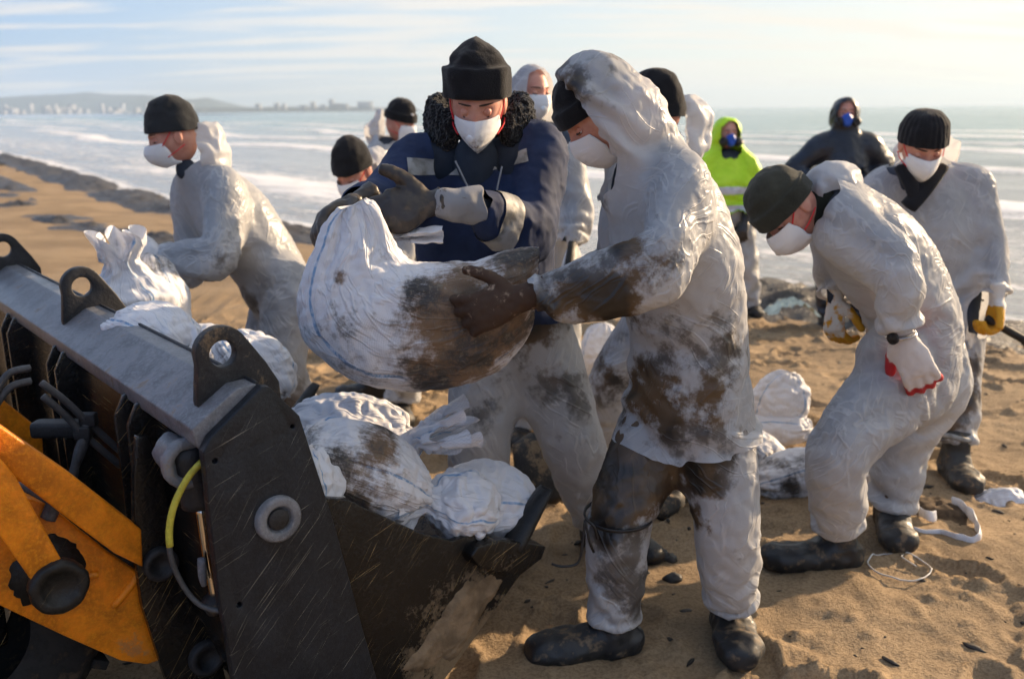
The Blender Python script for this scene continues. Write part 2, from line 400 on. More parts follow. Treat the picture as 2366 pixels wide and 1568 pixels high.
def suit_mat(name,dirt=.5,show=.54,tint=(.82,.82,.83)):
    """thin spun-bond fabric: lets light through; where it lies close (attribute 'near') the dark clothes beneath show; stains from the attributes 'dirt' and 'mid'"""
    m=NT(name); c=m.coord()
    fine=m.noise(c,30,4,.7); a=m.attr('dirt'); mid=m.attr('mid')
    mixn=m.ma('ADD',m.ma('MULTIPLY',fine,.52),m.ma('MULTIPLY',mid,.48))
    d1=m.ramp(mixn,m.ma('SUBTRACT',.68,m.ma('MULTIPLY',a,.48)),m.ma('SUBTRACT',.79,m.ma('MULTIPLY',a,.38)))
    d1=m.ma('MULTIPLY',d1,m.ma('ADD',dirt*.35,a),clamp=True)
    d2=m.ramp(mid,m.ma('SUBTRACT',.72,m.ma('MULTIPLY',a,.5)),.9)
    fw=m.attr('fold_w'); cre=None
    for nm,wd,g in (('fold_a',.045,m.ramp(mid,.46,.62)),('fold_b',.042,m.ramp(mid,.52,.36)),('fold_c',.07,m.attr('fold_j'))):
        nz=m.noise(m.attr(nm,'Vector'),1.0,1.5,.5); x=m.ma('MULTIPLY',m.ramp(m.ma('ABSOLUTE',m.ma('SUBTRACT',nz,.5)),0,wd,1,0),g); cre=x if cre is None else m.ma('MAXIMUM',cre,x)
    cre=m.ma('MULTIPLY',cre,fw)
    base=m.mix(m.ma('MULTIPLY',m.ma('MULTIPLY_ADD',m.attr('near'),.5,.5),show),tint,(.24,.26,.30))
    base=m.mix(m.ma('MULTIPLY',cre,.46),base,(.86,.86,.86))
    soil=m.mix(m.ramp(mid,.38,.70),(.17,.105,.055),(.035,.027,.022))
    base=m.mix(m.ma('MULTIPLY',d2,m.ma('ADD',.15*dirt,m.ma('MULTIPLY',a,.75)),clamp=True),base,(.30,.23,.15))
    col=m.mix(d1,base,soil)
    nb=m.bump(m.ma('MULTIPLY_ADD',cre,.75,m.ma('MULTIPLY',fine,.4)),.42,.008)
    df=m.n('BsdfDiffuse'); m.l(col,df.inputs[0]); m.l(nb,df.inputs['Normal'])
    tl=m.n('BsdfTranslucent'); m.l(col,tl.inputs[0]); m.l(nb,tl.inputs['Normal'])
    gl=m.n('BsdfGlossy'); gl.inputs['Roughness'].default_value=.38; gl.inputs[0].default_value=(.9,.9,.9,1); m.l(nb,gl.inputs['Normal'])
    s1=m.n('MixShader'); s1.inputs[0].default_value=.42; m.l(df.outputs[0],s1.inputs[1]); m.l(tl.outputs[0],s1.inputs[2])
    s2=m.n('MixShader'); s2.inputs[0].default_value=.05; m.l(s1.outputs[0],s2.inputs[1]); m.l(gl.outputs[0],s2.inputs[2])
    return m.done(s2.outputs[0])
def knit_mat(name,col,rib=0):
    m=NT(name); c=m.coord(); n=m.noise(c,7,4)
    colr=m.mix(m.ramp(n,.35,.7),tuple(x*.8 for x in col),tuple(x*1.35 for x in col))
    h=m.ma('ADD',m.noise(c,150,3),m.ma('MULTIPLY',m.noise(m.vec(c,(1,1,.3)),420,2),.6))
    return m.done(m.bsdf(colr,.95,.12,normal=m.bump(h,.6,.003),Sheen_Weight=.15,Sheen_Roughness=.5))
def skin_mat():
    m=NT('skin'); c=m.coord(); n=m.noise(c,28,4)
    col=m.mix(m.ramp(n,.35,.65),(.58,.25,.18),(.66,.34,.25))
    return m.done(m.bsdf(col,.5,.4,normal=m.bump(m.noise(c,160,3),.15,.002),Subsurface_Weight=.15,Subsurface_Radius=(.6,.25,.15),Subsurface_Scale=.01))
def mask_mat(name='mask_fabric',dirty=False):
    m=NT(name); c=m.coord(); n=m.noise(c,60,6,.7)
    col=(.84,.84,.84)
    if dirty:
        col=m.mix(m.ma('MULTIPLY',m.ramp(n,.5,.62),m.attr('dirt'),clamp=True),col,(.16,.10,.05))
    return m.done(m.bsdf(col,.8,.2,normal=m.bump(m.noise(c,500,2),.25,.001)))
def rubber_mat(name,col,rough=.35,sand=0.3):
    m=NT(name); c=m.coord(); n=m.noise(c,24,6,.65)
    s=m.ma('MULTIPLY',m.ramp(n,.52,.66),sand)
    colr=m.mix(s,col,(.22,.15,.085)); nb=m.bump(m.ma('ADD',m.noise(c,30,4),m.ma('MULTIPLY',m.noise(c,200,3),.2)),.35,.006)
    return m.done(m.bsdf(colr,m.ma('ADD',rough,m.ma('MULTIPLY',m.ramp(n,.4,.65),.3)),.5,normal=nb))
def glove_mat(name,base,stain,amt=.5):
    m=NT(name); c=m.coord(); n=m.noise(c,30,6,.65); a=m.attr('dirt')
    f=m.ramp(n,m.ma('SUBTRACT',.75,m.ma('MULTIPLY',a,.55)),m.ma('SUBTRACT',.85,m.ma('MULTIPLY',a,.45)))
    kn=m.noise(m.vec(c,(1,1,1)),330,2)
    return m.done(m.bsdf(m.mix(f,base,stain),.75,.3,normal=m.bump(kn,.4,.002)))
def sack_mat(name,dirt=.5,brown=.5,stripes=(.16,.40,.66,.90)):
    """woven polypropylene: attribute 'rest' = (along, around, across); stripes woven in, soil on top"""
    m=NT(name); r=m.attr('rest','Vector'); c=m.coord(); a=m.attr('dirt')
    sp=m.n('SeparateXYZ'); m.l(r,sp.inputs[0])
    st=None
    for t in stripes:
        x=m.ramp(m.ma('ABSOLUTE',m.ma('SUBTRACT',sp.outputs[1],t)),.004,.0075,1,0); st=x if st is None else m.ma('MAXIMUM',st,x)
    wv=m.n('TexChecker'); m.l(m.vec(r,(230,300,1)),wv.inputs[0]); wv.inputs['Scale'].default_value=1.0; wv.inputs[1].default_value=(1,1,1,1); wv.inputs[2].default_value=(.0,.0,.0,1)
    fine=m.noise(c,42,4,.75); str_=m.noise(m.vec(r,(6,60,1)),1.2,4,.7,.6)
    base=m.mix(m.ma('MULTIPLY',wv.outputs['Fac'],.22),(.80,.80,.83),(.42,.44,.50))
    base=m.mix(m.ma('MULTIPLY',st,m.ramp(fine,.38,.55,.25,.8)),base,(.09,.28,.54))
    mid=m.attr('mid')
    mixn=m.ma('ADD',m.ma('MULTIPLY',mid,.40),m.ma('ADD',m.ma('MULTIPLY',fine,.36),m.ma('MULTIPLY',str_,.24)))
    th=m.ma('SUBTRACT',.70,m.ma('MULTIPLY',m.ma('ADD',a,.12*dirt),.46))
    d1=m.ramp(mixn,th,m.ma('ADD',th,.19))
    soil=m.mix(m.ramp(m.ma('MULTIPLY_ADD',fine,.5,m.ma('MULTIPLY',mid,.5)),.42,.60),m.mix(brown,(.12,.10,.085),(.22,.125,.055)),(.035,.030,.027))
    soil=m.mix(m.ma('MULTIPLY',m.ramp(fine,.55,.68),.45),soil,(.34,.27,.18))
    col=m.mix(m.ma('MULTIPLY',d1,m.ramp(a,0,.3,.55*dirt,.97)),base,soil)
    cz=m.noise(m.vec(r,(3.2,22,1)),1.0,2,.5,.7); cre=m.ramp(m.ma('ABSOLUTE',m.ma('SUBTRACT',cz,.5)),0,.05,1,0)
    h=m.ma('ADD',m.ma('MULTIPLY',wv.outputs['Fac'],.10),m.ma('ADD',m.ma('MULTIPLY',fine,.7),m.ma('MULTIPLY',cre,1.0)))
    p=m.bsdf(col,.5,.4,normal=m.bump(h,.48,.007))
    tl=m.n('BsdfTranslucent'); m.l(col,tl.inputs[0]); s=m.n('MixShader'); s.inputs[0].default_value=.10; m.l(p,s.inputs[1]); m.l(tl.outputs[0],s.inputs[2])
    return m.done(s.outputs[0])
def steel_mat(name,base,sand=.4,scratch=.5,bare=(.42,.30,.13),rough=.5,dense=0.0):
    """painted, scraped and sand-caked plate; scratches run in the plane of the bucket's sides"""
    m=NT(name); c=m.coord()
    dv=m.n('VectorMath',operation='DOT_PRODUCT'); m.l(c,dv.inputs[0]); dv.inputs[1].default_value=(.785,.62,0); sz=m.n('SeparateXYZ'); m.l(c,sz.inputs[0])
    du=m.n('VectorMath',operation='DOT_PRODUCT'); m.l(c,du.inputs[0]); du.inputs[1].default_value=(-.62,.785,0)
    cb=m.n('CombineXYZ'); m.l(dv.outputs['Value'],cb.inputs[0]); m.l(sz.outputs[2],cb.inputs[1]); m.l(du.outputs['Value'],cb.inputs[2]); pl=cb.outputs[0]
    n=m.noise(c,11,6,.68,.3); f=m.noise(c,110,3,.7)
    col=m.mix(m.ramp(n,.3,.7),tuple(x*.7 for x in base),tuple(x*1.4 for x in base))
    col=m.mix(m.ma('MULTIPLY',m.ramp(f,.45,.7),.4),col,tuple(min(1,x*2.0+.004) for x in base))
    sc=None
    for k,(ang,sx,lo) in enumerate(((.80,420,.70),(1.0,560,.71),(.35,380,.715))):
        s=m.ramp(m.noise(m.vec(m.vec(pl,(1,1,1),(0,0,-ang)),(3.5,sx,6),loc=(k*5,k*3,0)),1.0,2,.6),lo-dense*.10,lo+.06-dense*.10); g=m.ramp(m.noise(m.vec(pl,(1,1,1),loc=(k*7,2,0)),5.0,3),.44-dense*.1,.62-dense*.1)
        s=m.ma('MULTIPLY',s,g); sc=s if sc is None else m.ma('MAXIMUM',sc,s)
    col=m.mix(m.ma('MULTIPLY',sc,scratch,clamp=True),col,m.mix(m.ramp(n,.4,.6),bare,tuple(min(1,x*1.6+.1) for x in bare)))
    sm=m.ma('MULTIPLY',m.ramp(m.noise(m.vec(m.vec(pl,(1,1,1),(0,0,-.85)),(7,26,9)),1.0,6,.72,.4),.66,.76),min(1,scratch*.8))
    col=m.mix(m.ma('MULTIPLY',sm,.7),col,m.mix(f,tuple(x*.25 for x in bare),tuple(x*.7 for x in bare)))
    a=m.attr('dirt')
    sn=m.ramp(m.ma('ADD',m.ma('MULTIPLY',n,.75),m.ma('MULTIPLY',f,.25)),m.ma('SUBTRACT',.69,m.ma('MULTIPLY',a,.42)),m.ma('SUBTRACT',.76,m.ma('MULTIPLY',a,.35)))
    sandc=m.mix(f,(.15,.10,.055),(.30,.215,.13))
    col=m.mix(m.ma('MULTIPLY',sn,m.ma('ADD',sand,a),clamp=True),col,sandc)
    h=m.ma('ADD',m.ma('MULTIPLY',f,.6),m.ma('MULTIPLY',n,.9))
    return m.done(m.bsdf(col,m.ma('ADD',rough,m.ma('MULTIPLY',sn,.35),clamp=True),.32,normal=m.bump(h,.45,.006)))
# ---------------------------------------------------------------- the setting: sand, sea, far shore
SHX=np.array([-400.,-60,-17.8,-6.5,-3,2.2,3.8,8,40,400]); SHY=np.array([560.,96,37,18.6,14.2,8.9,7.4,3.6,-24,-330])
def shore_d(x,y): return (y-np.interp(x,SHX,SHY))*.70      # metres seaward of the waterline
def kind_structure(o): o['kind']='structure'; return o
PRINTS=[]
def sand_height(x,y,near=True):
    P=np.stack([x,y,np.zeros_like(x)],1)
    d=shore_d(x,y)
    z=-.16*np.clip((d+3.0)/3.0,0,1)**1.6-.10*np.clip(d,0,60)
    z=z+.030*fbm(P*.55,3,1)
    if near:
        z=z+.016*fbm(P*2.2,4,2)
        lump=np.clip(fbm(P*2.3+5,3,4)*1.0+.25,0,1); z=z+.026*lump*np.clip(fbm(P*15,4,6),0,2)+.013*lump*np.clip(fbm(P*34,3,9),0,1)+.004*fbm(P*22,3,12)
        for (px,py,a,dp,L,w) in PRINTS:
            m=np.where((np.abs(x-px)<.3)&(np.abs(y-py)<.3))[0]
            c,s=math.cos(a),math.sin(a); u=(x[m]-px)*c+(y[m]-py)*s; v=-(x[m]-px)*s+(y[m]-py)*c
            q=(np.abs(u/L)**2.6+np.abs(v/w)**2.6); z[m]+=np.where(q<3.2,-dp*np.clip(1.15-q,0,1)**.6+dp*.55*np.exp(-((q-1.5)/.45)**2),0)
    return z
def build_sand():
    rng=random.Random(5)
    for i in range(420):
        x=rng.uniform(-4.5,4.2); y=rng.uniform(1.6,8.5)
        PRINTS.append((x,y,rng.uniform(0,6.28),rng.uniform(.012,.035),rng.uniform(.12,.165),rng.uniform(.05,.07)))
    def sheet(xs,ys,near):
        X,Y=np.meshgrid(xs,ys); x=X.ravel();y=Y.ravel(); z=sand_height(x,y,near)
        nx,ny=len(xs),len(ys); i=np.arange((nx-1)*(ny-1)); r=i//(nx-1); c=i%(nx-1); a=r*nx+c
        return np.stack([x,y,z],1),np.stack([a,a+1,a+nx+1,a+nx],1)
    # one sheet: fine squares where the camera stands, stretching out to the horizon
    def axis(lo,hi,f,g,n):
        core=list(np.arange(lo,hi+f/2,f)); s=f; x=core[-1]
        while x<g: s*=1.22; x+=s; core.append(x)
        s=f; x=core[0]
        while x>-n: s*=1.22; x-=s; core.insert(0,x)
        return np.array(core)
    xs=axis(-3.4,3.6,.0165,1500,1500); ys=axis(1.3,7.2,.0165,900,60)
    V,Fq=sheet(xs,ys,True)
    me=bpy.data.meshes.new('sand_ground'); me.vertices.add(len(V)); me.vertices.foreach_set('co',V.astype(np.float32).ravel())
    me.loops.add(len(Fq)*4); me.loops.foreach_set('vertex_index',Fq.astype(np.int32).ravel()); me.polygons.add(len(Fq)); me.polygons.foreach_set('loop_start',np.arange(len(Fq),dtype=np.int32)*4); me.polygons.foreach_set('loop_total',np.full(len(Fq),4,np.int32)); me.update(calc_edges=True); me.validate()
    smooth_shade(me)
    wet=np.exp(-(np.clip(-shore_d(V[:,0],V[:,1]),0,99)/1.6)); a=me.attributes.new('wet','FLOAT','POINT'); a.data.foreach_set('value',wet.astype(np.float32))
    o=bpy.data.objects.new('sand_ground',me); COL.objects.link(o); kind_structure(o)
    m=NT('sand'); c=m.coord(); n1=m.noise(c,1.3,4,.6); n2=m.noise(c,85,4,.7); w=m.attr('wet')
    col=m.mix(m.ramp(n1,.35,.68),(.255,.18,.105),(.38,.272,.16))
    col=m.mix(m.ma('MULTIPLY',m.ramp(n2,.40,.66),.6),col,(.14,.088,.045))
    dk=m.ramp(m.noise(m.vec(c,(1,1.3,1)),.9,6,.65,.6),m.ma('SUBTRACT',.74,m.ma('MULTIPLY',w,.26)),m.ma('SUBTRACT',.84,m.ma('MULTIPLY',w,.22)))
    col=m.mix(m.ma('MULTIPLY',dk,.75),col,(.05,.042,.036))
    MATS_SAND=m.done(m.bsdf(col,m.ramp(w,.3,1,.9,.5),.25,normal=m.bump(n2,.55,.012))); me.materials.append(MATS_SAND); return MATS_SAND
def build_sea():
    # rows of water parallel to the beach: heights are low breaking waves, foam where they break
    a=np.concatenate([np.arange(-260,-40,6.),np.arange(-40,34,.30),np.arange(34,260,6.)]); d=np.concatenate([np.arange(-.6,16,.14),np.arange(16,50,.45),np.arange(50,160,3.),np.geomspace(160,16000,34)])
    # shoreline param by x; offset seaward along a fixed normal
    A,D=np.meshgrid(a,d); n=np.array((.70,.714))
    x=A.ravel()+n[0]*D.ravel(); y=np.interp(A.ravel(),SHX,SHY)+n[1]*D.ravel()
    far=D.ravel()>200; sc=np.where(far,1+(D.ravel()-200)/260.,1); x=np.where(far,x+A.ravel()*(sc-1)*1.0,x)
    P=np.stack([x,y,np.zeros_like(x)],1); dd=D.ravel()
    s=np.stack([(x*.714-y*.70)*.11,dd*.42,np.zeros_like(x)],1)
    wv=fbm(s,3,11); crest=np.sin(dd*.62+2.6*vnoise(np.stack([(x*.714-y*.70)*.05,dd*.07,0*x],1),4)+1.0)
    amp=np.clip(dd/9,0,1)*np.where(dd>60,.5,1)
    z=-.165+amp*(.05*wv+.12*np.clip(crest,0,1)**4)+.012*fbm(P*2.6,2,3)*np.clip(dd/3,0,1)
    z=np.where(dd>300,-.165,z)
    foam=np.clip(np.clip(crest-.55,0,1)*2.0*amp+np.exp(-((dd-.4)/.5)**2)*.8+.35*np.exp(-((dd-4)/4)**2),0,1)
    foam=np.clip(foam*.85+.27*np.clip(dd/1.5,0,1)*np.exp(-(dd/70)**2)+.16*(dd>40)*np.exp(-dd/700),0,1)*np.clip(1.2-dd/900,0,1)
    oil=np.exp(-((dd-2.0)/2.6)**2)
    nx,ny=len(a),len(d); i=np.arange((nx-1)*(ny-1)); r=i//(nx-1); c=i%(nx-1); q=r*nx+c
    o=obj('sea_water',np.stack([x,y,z],1),np.stack([q,q+1,q+nx+1,q+nx],1).tolist(),None,attrs={'foam':foam,'off':dd,'oil':oil}); kind_structure(o)
    m=NT('sea'); c=m.coord(rot=(0,0,math.radians(44.4))); f=m.attr('foam'); off=m.attr('off')
    lines=m.noise(m.vec(c,(.55,3.2,1)),1.0,6,.7,.6); sp=m.noise(c,9,5,.7)
    ff=m.ramp(m.ma('ADD',m.ma('MULTIPLY',lines,.7),m.ma('MULTIPLY',sp,.3)),m.ma('SUBTRACT',.70,m.ma('MULTIPLY',f,.42)),m.ma('SUBTRACT',.80,m.ma('MULTIPLY',f,.30)))
    deep=m.mix(m.ramp(off,4,60),(.34,.34,.33),(.10,.21,.21)); deep=m.mix(m.ramp(off,100,2500),deep,(.05,.15,.18))
    murk=m.ma('MULTIPLY',m.ramp(lines,.42,.62),m.attr('oil')); deep=m.mix(murk,deep,(.10,.075,.05))
    col=m.mix(ff,deep,(.80,.80,.80))
    h=m.ma('ADD',m.noise(m.vec(c,(.8,2.6,1)),1.6,5,.6),m.ma('MULTIPLY',m.noise(m.vec(c,(.6,1.6,1)),7,3,.6),.22))
    o.data.materials.append(m.done(m.bsdf(col,m.ma('ADD',.12,m.ma('MULTIPLY',ff,.6)),.5,normal=m.bump(h,.3,.25),IOR=1.33)))
def build_weed():
    """the dark rampart of oiled weed washed up along the waterline"""
    V=[];Fc=[];o=0; rng=np.random.default_rng(3)
    a=np.arange(-26,9,.055); d=np.linspace(-1.0,.85,26)
    A,D=np.meshgrid(a,d); x=A.ravel()+.70*D.ravel(); y=np.interp(A.ravel(),SHX,SHY)+.714*D.ravel()
    P=np.stack([x,y,0*x],1); e=np.clip(1-(np.abs(D.ravel()+.08)/.92)**2,0,1)
    h=np.clip(fbm(P*.8,3,21)*.6+.85,.25,1.4)
    g=sand_height(x,y,False); z=g-.03+e*(1+.25*np.exp(-((x-2.6)/1.8)**2))*(.11*h+.055*np.abs(fbm(P*5,4,22))+.035*np.abs(fbm(P*14,3,23)))*np.clip(h*1.6,0,1)
    nx,ny=len(a),len(d); i=np.arange((nx-1)*(ny-1)); r=i//(nx-1); c=i%(nx-1); q=r*nx+c
    ob=obj('seaweed',np.stack([x,y,z],1),np.stack([q,q+1,q+nx+1,q+nx],1).tolist(),None); ob['kind']='stuff'; ob['label']='dark bank of oiled seaweed along the waterline'; ob['category']='seaweed'
    m=NT('oiled_weed'); c=m.coord(); n=m.noise(c,16,5,.7)
    ob.data.materials.append(m.done(m.bsdf(m.mix(m.ramp(n,.35,.65),(.018,.018,.020),(.07,.062,.058)),m.ramp(n,.35,.65,.25,.7),.5,normal=m.bump(n,1.0,.05))))
    # thinner drifts higher up the beach on the left
    for k,(x0,y0,L,ang,w) in enumerate(((-8.2,17.0,9,2.2,1.0),(-12.5,24,10,2.15,1.2),(-5.6,13.6,5.5,2.3,.8),(-9.5,15.5,5,2.2,.6),(-7.2,13.2,5,2.25,.5),(-13,20,8,2.2,.9),(-4.2,12.4,4,2.35,.5),(3.6,6.6,2.4,2.25,.9))):
        u=np.linspace(-.5,.5,90)*L; v=np.linspace(-.5,.5,16)*w; U,Vv=np.meshgrid(u,v); c_,s_=math.cos(ang),math.sin(ang); x=x0+U.ravel()*c_-Vv.ravel()*s_; y=y0+U.ravel()*s_+Vv.ravel()*c_
        P=np.stack([x,y,0*x],1); e=np.clip(1-(2*np.abs(Vv.ravel())/w)**2,0,1)*np.clip(1-(2*np.abs(U.ravel())/L)**4,0,1)
        z=sand_height(x,y,False)-.02+e*np.clip(.3+fbm(P*1.6,3,30+k),0,1.4)*(.05+.06*np.abs(fbm(P*7,3,31)))
        q=(np.arange(15)[:,None]*90+np.arange(89)[None,:]).ravel()
        d_=obj('seaweed',np.stack([x,y,z],1),np.stack([q,q+1,q+91,q+90],1).tolist(),ob.data.materials[0]); d_['kind']='stuff'; d_['label']='thin dark drift of seaweed higher on the sand'; d_['category']='seaweed'
def build_scraps():
    """crumbs of weed, shell and tar trodden into the sand"""
    rng=np.random.default_rng(8); V=[];Fc=[]; base,bf=ell((0,0,0),(1,1,1),None,6,5); n=900
    x=rng.uniform(-3.2,3.6,n); y=1.9+rng.uniform(0,1,n)**1.4*6.0; k=shore_d(x,y)<-.2; x,y=x[k],y[k]; z=sand_height(x,y); s=.003+.010*rng.uniform(0,1,len(x))**3
    for i in range(len(x)):
        a=rng.uniform(0,6.28); q=base*np.array((s[i]*rng.uniform(1,3.2),s[i]*rng.uniform(.6,1.3),s[i]*.6)); q=q*(1+.3*rng.normal(0,1,(len(q),1))*.5); c,t=math.cos(a),math.sin(a); q=np.stack([q[:,0]*c-q[:,1]*t,q[:,0]*t+q[:,1]*c,q[:,2]],1)+np.array((x[i],y[i],z[i]+s[i]*.2))
        o=len(V)*len(base); V.append(q); Fc+=[tuple(j+o for j in f) for f in bf]
    ob=obj('beach_debris',np.vstack(V),Fc,plain('weed_crumbs',(.05,.042,.035),.7,.3,.6,3)); ob['kind']='stuff'; ob['label']='dark crumbs of weed and tar strewn over the sand'
def build_far():
    # hills across the bay on the left, a low spit with a town to their right
    def ridge(name,pts,Y,mat,base=-1.0,depth=500,lab=None):
        xs=np.linspace(pts[0][0],pts[-1][0],160); ys=np.interp(xs,[p[0] for p in pts],[p[1] for p in pts])
        ys=ys-1.3*np.abs(fbm(np.stack([xs*.03,0*xs,0*xs],1),4,7))
        V=[];n=len(xs)
        for x,y in zip(xs,ys):
            t=W(x,y,Y); V.append((t.x,Y,max(t.z,2.0)))
        T=np.array(V); rows=[]
        for k,(f,hh) in enumerate(((-.55,0.0),(-.42,.18),(-.28,.42),(-.14,.75),(0,1.0),(.3,.7),(.8,.1))):
            r=T.copy(); r[:,1]+=f*depth; r[:,2]=base+(T[:,2]-base)*hh*(1+ (0 if hh in (0,1) else .16)*fbm(np.stack([T[:,0]*.006,0*T[:,0]+k,0*T[:,0]],1),3,8)); rows.append(r)
        V=np.vstack(rows); q=(np.arange(6)[:,None]*n+np.arange(n-1)[None,:]).ravel()
        o=obj(name,V,np.stack([q,q+1,q+n+1,q+n],1).tolist(),mat); kind_structure(o); return o
    hm=plain('scrub_hillside',(.06,.08,.085),.95,.1,.35,.02)
    ridge('hills',[(-520,236),(-240,228),(0,226),(60,222),(130,219),(200,214),(260,219),(330,220),(400,228),(450,230),(480,226),(500,236),(515,247),(560,252)],2600,hm,depth=700)
    ridge('far_shore',[(380,252),(520,249),(640,248),(760,247),(860,248),(960,252)],1900,plain('far_shore_scrub',(.07,.075,.07),.95,.1,.3,.02),depth=200)
    pale=plain('pale_render',(.27,.27,.28),.8,.2,.15,.05); grey=plain('grey_render',(.30,.32,.36),.8,.2,.15,.05); glass=plain('far_window',(.05,.06,.08),.2,.5,.2)
    def block(px,py,w,h,Y,mat,label,roof=None,group=None,dep=14):
        a=W(px-w/2,py,Y);b=W(px+w/2,py-h,Y); t=thing('building',label,'building',((a.x+b.x)/2,Y,a.z),group)
        obj('wall',*box((a.x,Y,min(a.z,-1)),(b.x,Y+dep,b.z)),mat,t,smooth=False)
        obj('roof',*box((a.x-.4,Y-.4,b.z),(b.x+.4,Y+dep+.4,b.z+max(.5,(b.z-a.z)*.06))),grey,t,smooth=False)
        nf=max(1,int((b.z-a.z)/4)); nc=max(1,int((b.x-a.x)/6))
        if nf*nc<40:
            for i in range(nf):
                for j in range(nc):
                    x=a.x+(j+.5)*(b.x-a.x)/nc; z=a.z+(i+.55)*(b.z-a.z)/nf; obj('window',*box((x-1.1,Y-.12,z-.7),(x+1.1,Y+.05,z+.7)),glass,t,smooth=False)
        return t
    sky=[(595,252,10,11,'low grey block on the far spit, left of the twin blocks',grey),(638,252,8,13,'left one of the twin grey blocks on the far spit',grey),(655,252,7,11,'right one of the twin grey blocks on the far spit',grey),
         (722,251,9,14,'small pale block on the far spit between twin blocks and tower',pale),(765,250,9,19,'tallest grey tower on the far spit skyline',grey),(778,250,20,10,'low pale hall beside the tallest far tower',pale),(796,250,14,9,'low grey hall right of the tallest far tower',grey),
         (843,250,34,14,'broad grey flat-roofed block at the right end of the far skyline',grey),(700,251,14,7,'low pale house row on the far spit',pale),(745,250,10,7,'low grey house on the far spit left of tower',grey)]
    for px,py,w,h,l,mt in sky: block(px,py,w,h,1850,mt,l)
    rng=random.Random(9)
    for i in range(58):
        px=rng.uniform(4,330) if i<46 else rng.uniform(330,470); py=rng.uniform(254,268); w=rng.uniform(4,10); h=rng.uniform(1.6,3.2); hgt=py-rng.uniform(0,16)
        if hgt<238 : hgt=240
        Y=2200+ (262-hgt)*14; block(px,hgt,w,h,Y-420,rng.choice([pale,pale,grey]),'small pale house of the hazy town below the far hills',group='far houses below the hills')
SAND=build_sand(); build_sea(); build_weed(); build_scraps(); build_far()
